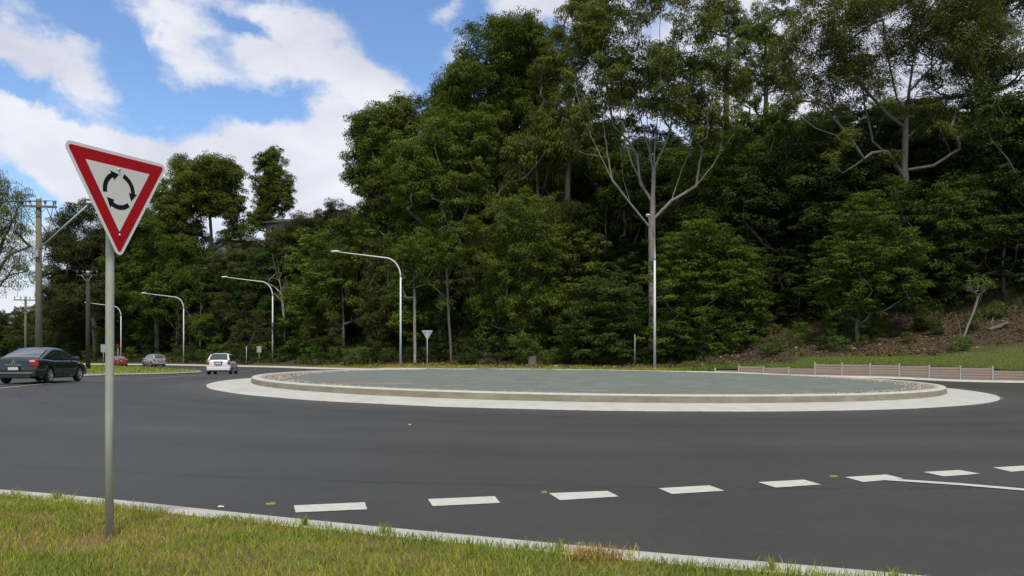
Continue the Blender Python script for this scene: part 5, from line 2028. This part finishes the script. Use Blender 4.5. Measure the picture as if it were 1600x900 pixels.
def car(name, label, loc, heading, paint, L, Wd, prof, belt, cab, roofz, wheel_r=.32, wb=(.0, .0), deck_rear=.95, hatch=False, lights=None, plate=None, emblem=False, group=None, rear_plate_z=.72, spoiler=False, darktrim=False):
    """local: +y forward. prof: deck height stations [(y, z, halfwidth factor)], cab: (y_rear_base, y_roof_rear, y_roof_front, y_front_base)"""
    t = empty(name, loc, -heading, label, 'car', group)
    hw = Wd / 2
    py = [p[0] for p in prof]
    pz = [p[1] for p in prof]
    pw = [p[2] for p in prof]
    ar = wheel_r + .055
    ys = sorted(set([round(v, 3) for v in np.linspace(-L / 2, L / 2, 49)] + [round(w_ + s_ * ar * c_, 3) for w_ in wb for s_ in (-1, 1) for c_ in (1.0, .97, .85, .6, .3)] + [round(-L / 2 + e_, 3) for e_ in (.02, .05, .1)] + [round(L / 2 - e_, 3) for e_ in (.02, .05, .1)]))
    rows, fs = [], []
    for y in ys:
        zt = float(np.interp(y, py, pz))
        w_ = hw * float(np.interp(y, py, pw))
        e = min(y + L / 2, L / 2 - y)
        rnd = .0 if e > .12 else (1 - math.sqrt(max(0, 1 - (1 - e / .12) ** 2))) * .09
        w_ -= rnd * 1.1
        zt -= rnd * .5
        zb = .20 + (.12 * sstep((y - L / 2 + .7) / .7)) + (.14 * sstep((-y - L / 2 + .6) / .6)) + rnd * .3
        for q in wb:
            d_ = abs(y - q)
            if d_ < ar:
                zb = max(zb, wheel_r + math.sqrt(ar * ar - d_ * d_))
        zs = max(zb + .02, .50)
        half = [(w_ * .55, zb), (w_ * .93, zb), (w_ * .985, max(zb + .01, .32)), (w_, max(zs, .55)), (w_ * .995, max(zs + .02, zt - .26)), (w_ * .97, zt - .12), (w_ * .92, zt - .035), (w_ * .80, zt), (w_ * .4, zt + .018)]
        rows.append([(-x_, y, z_) for x_, z_ in half[::-1]] + [(x_, y, z_) for x_, z_ in half])
    # row order: from centre-left top round to ... close over the top
    rows = [r_[0:9][::-1][::-1] + r_[9:] for r_ in rows]
    mb = MB()
    m_ = len(rows[0])
    flat = [v for r_ in rows for v in r_]
    for i in range(len(rows) - 1):
        for k in range(m_):
            k2 = (k + 1) % m_
            fs.append((i * m_ + k, i * m_ + k2, (i + 1) * m_ + k2, (i + 1) * m_ + k))
    fs.append(tuple(range(m_)))
    fs.append(tuple(range(len(rows) * m_ - 1, (len(rows) - 1) * m_ - 1, -1)))
    mb.add(flat, fs, True)
    # cabin
    y0, y1, y2, y3 = cab
    wbelt, wroof = hw * .90, hw * .70
    st = sorted(set(list(np.linspace(y0, y1, 6)) + list(np.linspace(y1, y2, 7)) + list(np.linspace(y2, y3, 6))))

    def ztop(y):
        if y < y1:
            q = (y - y0) / (y1 - y0)
            q = q ** .85
            return belt + (roofz - .03 - belt) * (q if not hatch else q ** .9)
        if y > y2:
            q = (y3 - y) / (y3 - y2)
            return belt + (roofz - .05 - belt) * q ** .85
        q = (y - y1) / (y2 - y1)
        return roofz - .03 * (1 - q) - .05 * q * q + .05 * 4 * q * (1 - q) * .5

    def shell(y, s):
        """side surface: s 0 at the belt .. 1 at the roof edge"""
        zt = ztop(y)
        f = (zt - belt) / (roofz - belt)
        wr = wbelt + (wroof - wbelt) * f
        x_ = wbelt + (wr - wbelt) * (s ** 1.25)
        return x_, belt - .03 + (zt - .05 * f - belt + .03) * s
    rows = []
    for y in st:
        zt = ztop(y)
        h_ = []
        for s in (0, .35, .7, 1):
            h_.append(shell(y, s))
        xr, zr = h_[-1]
        h_ += [(xr - .06, max(zr, zt - .02)), (xr * .6, zt + .008), (0, zt + .015)]
        rows.append([(x_, y, z_) for x_, z_ in h_] + [(-x_, y, z_) for x_, z_ in h_[-2::-1]])
    m_ = len(rows[0])
    flat = [v for r_ in rows for v in r_]
    fs = []
    for i in range(len(rows) - 1):
        for k in range(m_ - 1):
            fs.append((i * m_ + k, i * m_ + k + 1, (i + 1) * m_ + k + 1, (i + 1) * m_ + k))
    mb.add(flat, fs, True)
    mb.build('body', paint, t)
    # glass
    def side_glass(ya, yb, s0=.10, s1=.90):
        for sx in (-1, 1):
            mb = MB()
            n = 7
            vs, fs = [], []
            for j in range(n):
                y = ya + (yb - ya) * j / (n - 1)
                for s in (s0, (s0 + s1) / 2, s1):
                    x_, z_ = shell(y, s)
                    vs.append((sx * (x_ + .008), y, z_ + .002))
            for j in range(n - 1):
                for k in range(2):
                    fs.append((j * 3 + k, j * 3 + k + 1, j * 3 + k + 4, j * 3 + k + 3))
            mb.add(vs, fs, True)
            mb.build('side_window', MA['glass_dark'], t, fix=False)
    ym = (y1 + y2) / 2
    ext = .35 if not hatch else .06
    side_glass(y0 + (y1 - y0) * (1 - ext) if not hatch else y0 + (y1 - y0) * .75, ym - .05)
    side_glass(ym + .05, y2 + (y3 - y2) * .72)

    def end_glass(nm, ya, yb, fa, fb, wk):
        mb = MB()
        n, k_ = 5, 7
        vs, fs = [], []
        for j in range(n):
            q = fa + (fb - fa) * j / (n - 1)
            y = ya + (yb - ya) * q
            zt = ztop(y)
            f = (zt - belt) / (roofz - belt)
            wr = (wbelt + (wroof - wbelt) * f - .06) * wk
            for i in range(k_):
                c = -1 + 2 * i / (k_ - 1)
                sgn = -1 if yb > ya else 1
                vs.append((c * wr, y + sgn * .012, zt + .020 - .012 * abs(c) ** 3 + .006))
        for j in range(n - 1):
            for i in range(k_ - 1):
                fs.append((j * k_ + i, j * k_ + i + 1, (j + 1) * k_ + i + 1, (j + 1) * k_ + i))
        mb.add(vs, fs, True)
        return mb.build(nm, MA['glass_dark'], t, fix=False)
    end_glass('rear_window', y0, y1, .10, .93, .93)
    end_glass('windscreen', y3, y2, .06, .95, .95)
    # wheels
    for q in wb:
        for sx in (-1, 1):
            wm = Matrix.Translation((sx * (hw - .11), q, wheel_r)) @ Matrix.Rotation(R(90) * sx, 4, 'Y')
            mb = MB()
            r_ = wheel_r
            mb.lathe([(r_ * .60, -.10), (r_ * .9, -.10), (r_ * .98, -.075), (r_, -.04), (r_, .05), (r_ * .97, .085), (r_ * .88, .10), (r_ * .68, .095), (r_ * .66, .06)], 24, wm)
            wh = mb.build('wheel', MA['tyre'], t)
            mb = MB()
            mb.lathe([(r_ * .67, .095), (r_ * .61, .085), (r_ * .58, .03)], 24, wm)
            for k in range(6):
                a = k * math.pi / 3
                c, s_ = math.cos(a), math.sin(a)
                mb.box((0, 0, 0), (r_ * .6, r_ * .17, .03), 0, wm @ Matrix.Rotation(a, 4, 'Z') @ Matrix.Translation((r_ * .32, 0, .078)))
            mb.lathe([(r_ * .16, .06), (r_ * .16, .098), (.001, .102)], 12, wm)
            mb.build('rim', MA['rim'], wh)
            mb = MB()
            mb.lathe([(.001, .025), (r_ * .6, .025)], 20, wm)
            mb.build('brake_disc', MA['trim'], wh)
    # tail lights
    yr = -L / 2
    for sx in (-1, 1):
        lx, lz, lw_, lh = lights
        m4 = Matrix.Translation((sx * (lx - .0), yr + .075, lz))
        mb = MB()
        mb.box((0, 0, 0), (lw_, .20, lh), sx * .28, m4, bev=.03)
        tl = mb.build('tail_light', MA['lens_red'], t)
        mb = MB()
        mb.box((sx * -.03, -.085, lh * .22), (lw_ * .55, .06, lh * .28), sx * .28, m4, bev=.01)
        mb.build('lens', MA['lens_white'], tl)
        mb = MB()
        mb.box((sx * (hw - .26), L / 2 - .17, .60), (.26, .20, .11), -sx * .35, bev=.03)
        mb.build('headlight', MA['lens_white'], t)
        ymir = y2 + (y3 - y2) * .62
        mb = MB()
        mb.box((sx * (wbelt + .16), ymir, belt + .055), (.20, .12, .14), sx * .2, bev=.04)
        mb.box((sx * (wbelt + .04), ymir, belt + .01), (.12, .05, .05))
        mb.build('mirror', paint if not darktrim else MA['trim'], t)
        for yh in (ym - .45, ym + .62):
            mb = MB()
            mb.box((sx * (hw * .985 + .005), yh, belt - .14), (.035, .19, .032), bev=.01)
            mb.build('door_handle', paint, t)
        # door shut lines
        mb = MB()
        for yd in (ym - .72, ym, ym + .95):
            mb.box((sx * (hw * .994), yd, .58), (.012, .012, .58))
        mb.build('door_seam', MA['trim'], t)
        mb = MB()
        mb.box((sx * (hw - .01), ym, .46), (.035, abs(wb[1] - wb[0]) - 2 * ar - .1, .06), bev=.012)
        mb.build('side_strip', paint if not darktrim else MA['trim'], t)
    # rear bumper, plate
    mb = MB()
    mb.box((0, yr + .06, .40), (Wd * .90, .20, .24), bev=.06)
    mb.build('bumper', paint, t)
    mb = MB()
    mb.box((0, yr + .02, .29), (Wd * .72, .20, .09), bev=.02)
    mb.build('bumper_skirt', MA['trim'], t)
    mb = MB()
    mb.box((0, yr - .02, rear_plate_z), (.50, .07, .17), bev=.008)
    pl = mb.build('number_plate', MA['trim'], t)
    mb = MB()
    mb.box((0, yr - .06, rear_plate_z), (.38, .01, .115))
    mb.build('plate_face', plate or MA['plate'], pl)
    mb = MB()
    mb.box((0, yr - .012, rear_plate_z + .14), (.62, .05, .03), bev=.01)
    mb.build('boot_handle', MA['chrome'] if emblem else paint, t)
    if spoiler:
        mb = MB()
        mb.box((0, y1 - .10, ztop(y1) + .01), (Wd * .62, .22, .035), bev=.012)
        mb.build('spoiler', paint, t)
    if emblem:
        mb = MB()
        s = .052
        for a in (90, 210, 330):
            c, q = math.cos(R(a)), math.sin(R(a))
            nx, nz_ = -q, c
            pts = [(0, 0), (c * s * .95 + nx * s * .5, q * s * .95 + nz_ * s * .5), (c * s * 1.9, q * s * 1.9), (c * s * .95 - nx * s * .5, q * s * .95 - nz_ * s * .5)]
            mb.prism([(x_, z_) for x_, z_ in pts], -.008, .008, Matrix.Translation((0, yr - .022, deck_rear - .12)))
        mb.build('emblem', MA['chrome'], t)
        mb = MB()
        mb.box((0, yr - .045, .44), (Wd * .80, .03, .035), bev=.01)
        mb.build('bumper_strip', MA['chrome'], t)
        mb = MB()
        for sx in (-1, 1):
            mb.tube([(sx * .55, yr + .2, .27), (sx * .55, yr - .04, .27)], .04, 10)
        mb.build('exhaust', MA['chrome'], t)
    return t


P_GREEN = mat('dark_green_car_paint', (.013, .028, .020), .25, metal=.35, coat=.8)
P_WHITE = mat('white_car_paint', (.62, .62, .60), .3, coat=.5)
P_SILVER = mat('champagne_car_paint', (.36, .33, .28), .35, metal=.4, coat=.5)
P_RED = mat('red_car_paint', (.22, .008, .012), .3, coat=.6)


def car_at(x, y):
    return (x, y, float(gz(x, y)) + .005)


sedan = [(-2.42, .93, .93), (-2.3, 1.02, .96), (-1.7, 1.02, .985), (-.9, .96, 1.0), (.8, .95, 1.0), (1.2, .94, .99), (1.9, .82, .97), (2.25, .70, .92), (2.42, .60, .86)]
car('sedan_car', 'dark green sedan seen from behind at the left edge of the road', car_at(-20.1, 34.3), R(-5.6), P_GREEN, 4.84, 1.84, sedan, .97, (-1.95, -.72, .28, 1.28), 1.48, .335, (-1.36, 1.40),
    deck_rear=1.0, lights=(.74, .86, .34, .28), emblem=True, rear_plate_z=.62)
hatch_p = [(-1.90, .90, .93), (-1.84, .98, .97), (-1.2, .95, 1), (.7, .93, 1), (1.0, .92, .98), (1.5, .82, .95), (1.8, .70, .90), (1.9, .60, .84)]
car('hatchback_car', 'small white hatchback seen from behind in front of the grass median tip', car_at(-20.75, 57.4), R(-11), P_WHITE, 3.80, 1.67, hatch_p, .95, (-1.86, -1.38, .25, 1.12), 1.50, .29, (-1.22, 1.22),
    deck_rear=.95, hatch=True, lights=(.68, .88, .20, .30), rear_plate_z=.80, darktrim=True)
wag_p = [(-2.25, .92, .93), (-2.18, 1.0, .97), (-1.2, .97, 1), (.8, .95, 1), (1.2, .93, .98), (1.8, .83, .95), (2.1, .70, .9), (2.25, .6, .84)]
car('people_mover_car', 'champagne silver people mover in rear three quarter view on the exit road', car_at(-47.3, 105.6), R(-44), P_SILVER, 4.5, 1.76, wag_p, .97, (-2.18, -1.72, .40, 1.40), 1.62, .31, (-1.38, 1.40),
    hatch=True, lights=(.72, .92, .2, .34), rear_plate_z=.80)
car('sedan_car', 'red sedan partly hidden behind the galvanised sign pole', car_at(-53.0, 107.6), R(-36), P_RED, 4.6, 1.78, [(p[0] * .95, p[1], p[2]) for p in sedan], .96, (-1.90, -.80, .25, 1.2), 1.45, .32, (-1.30, 1.32),
    lights=(.66, .86, .36, .24), plate=MA['plate_y'], rear_plate_z=.74)
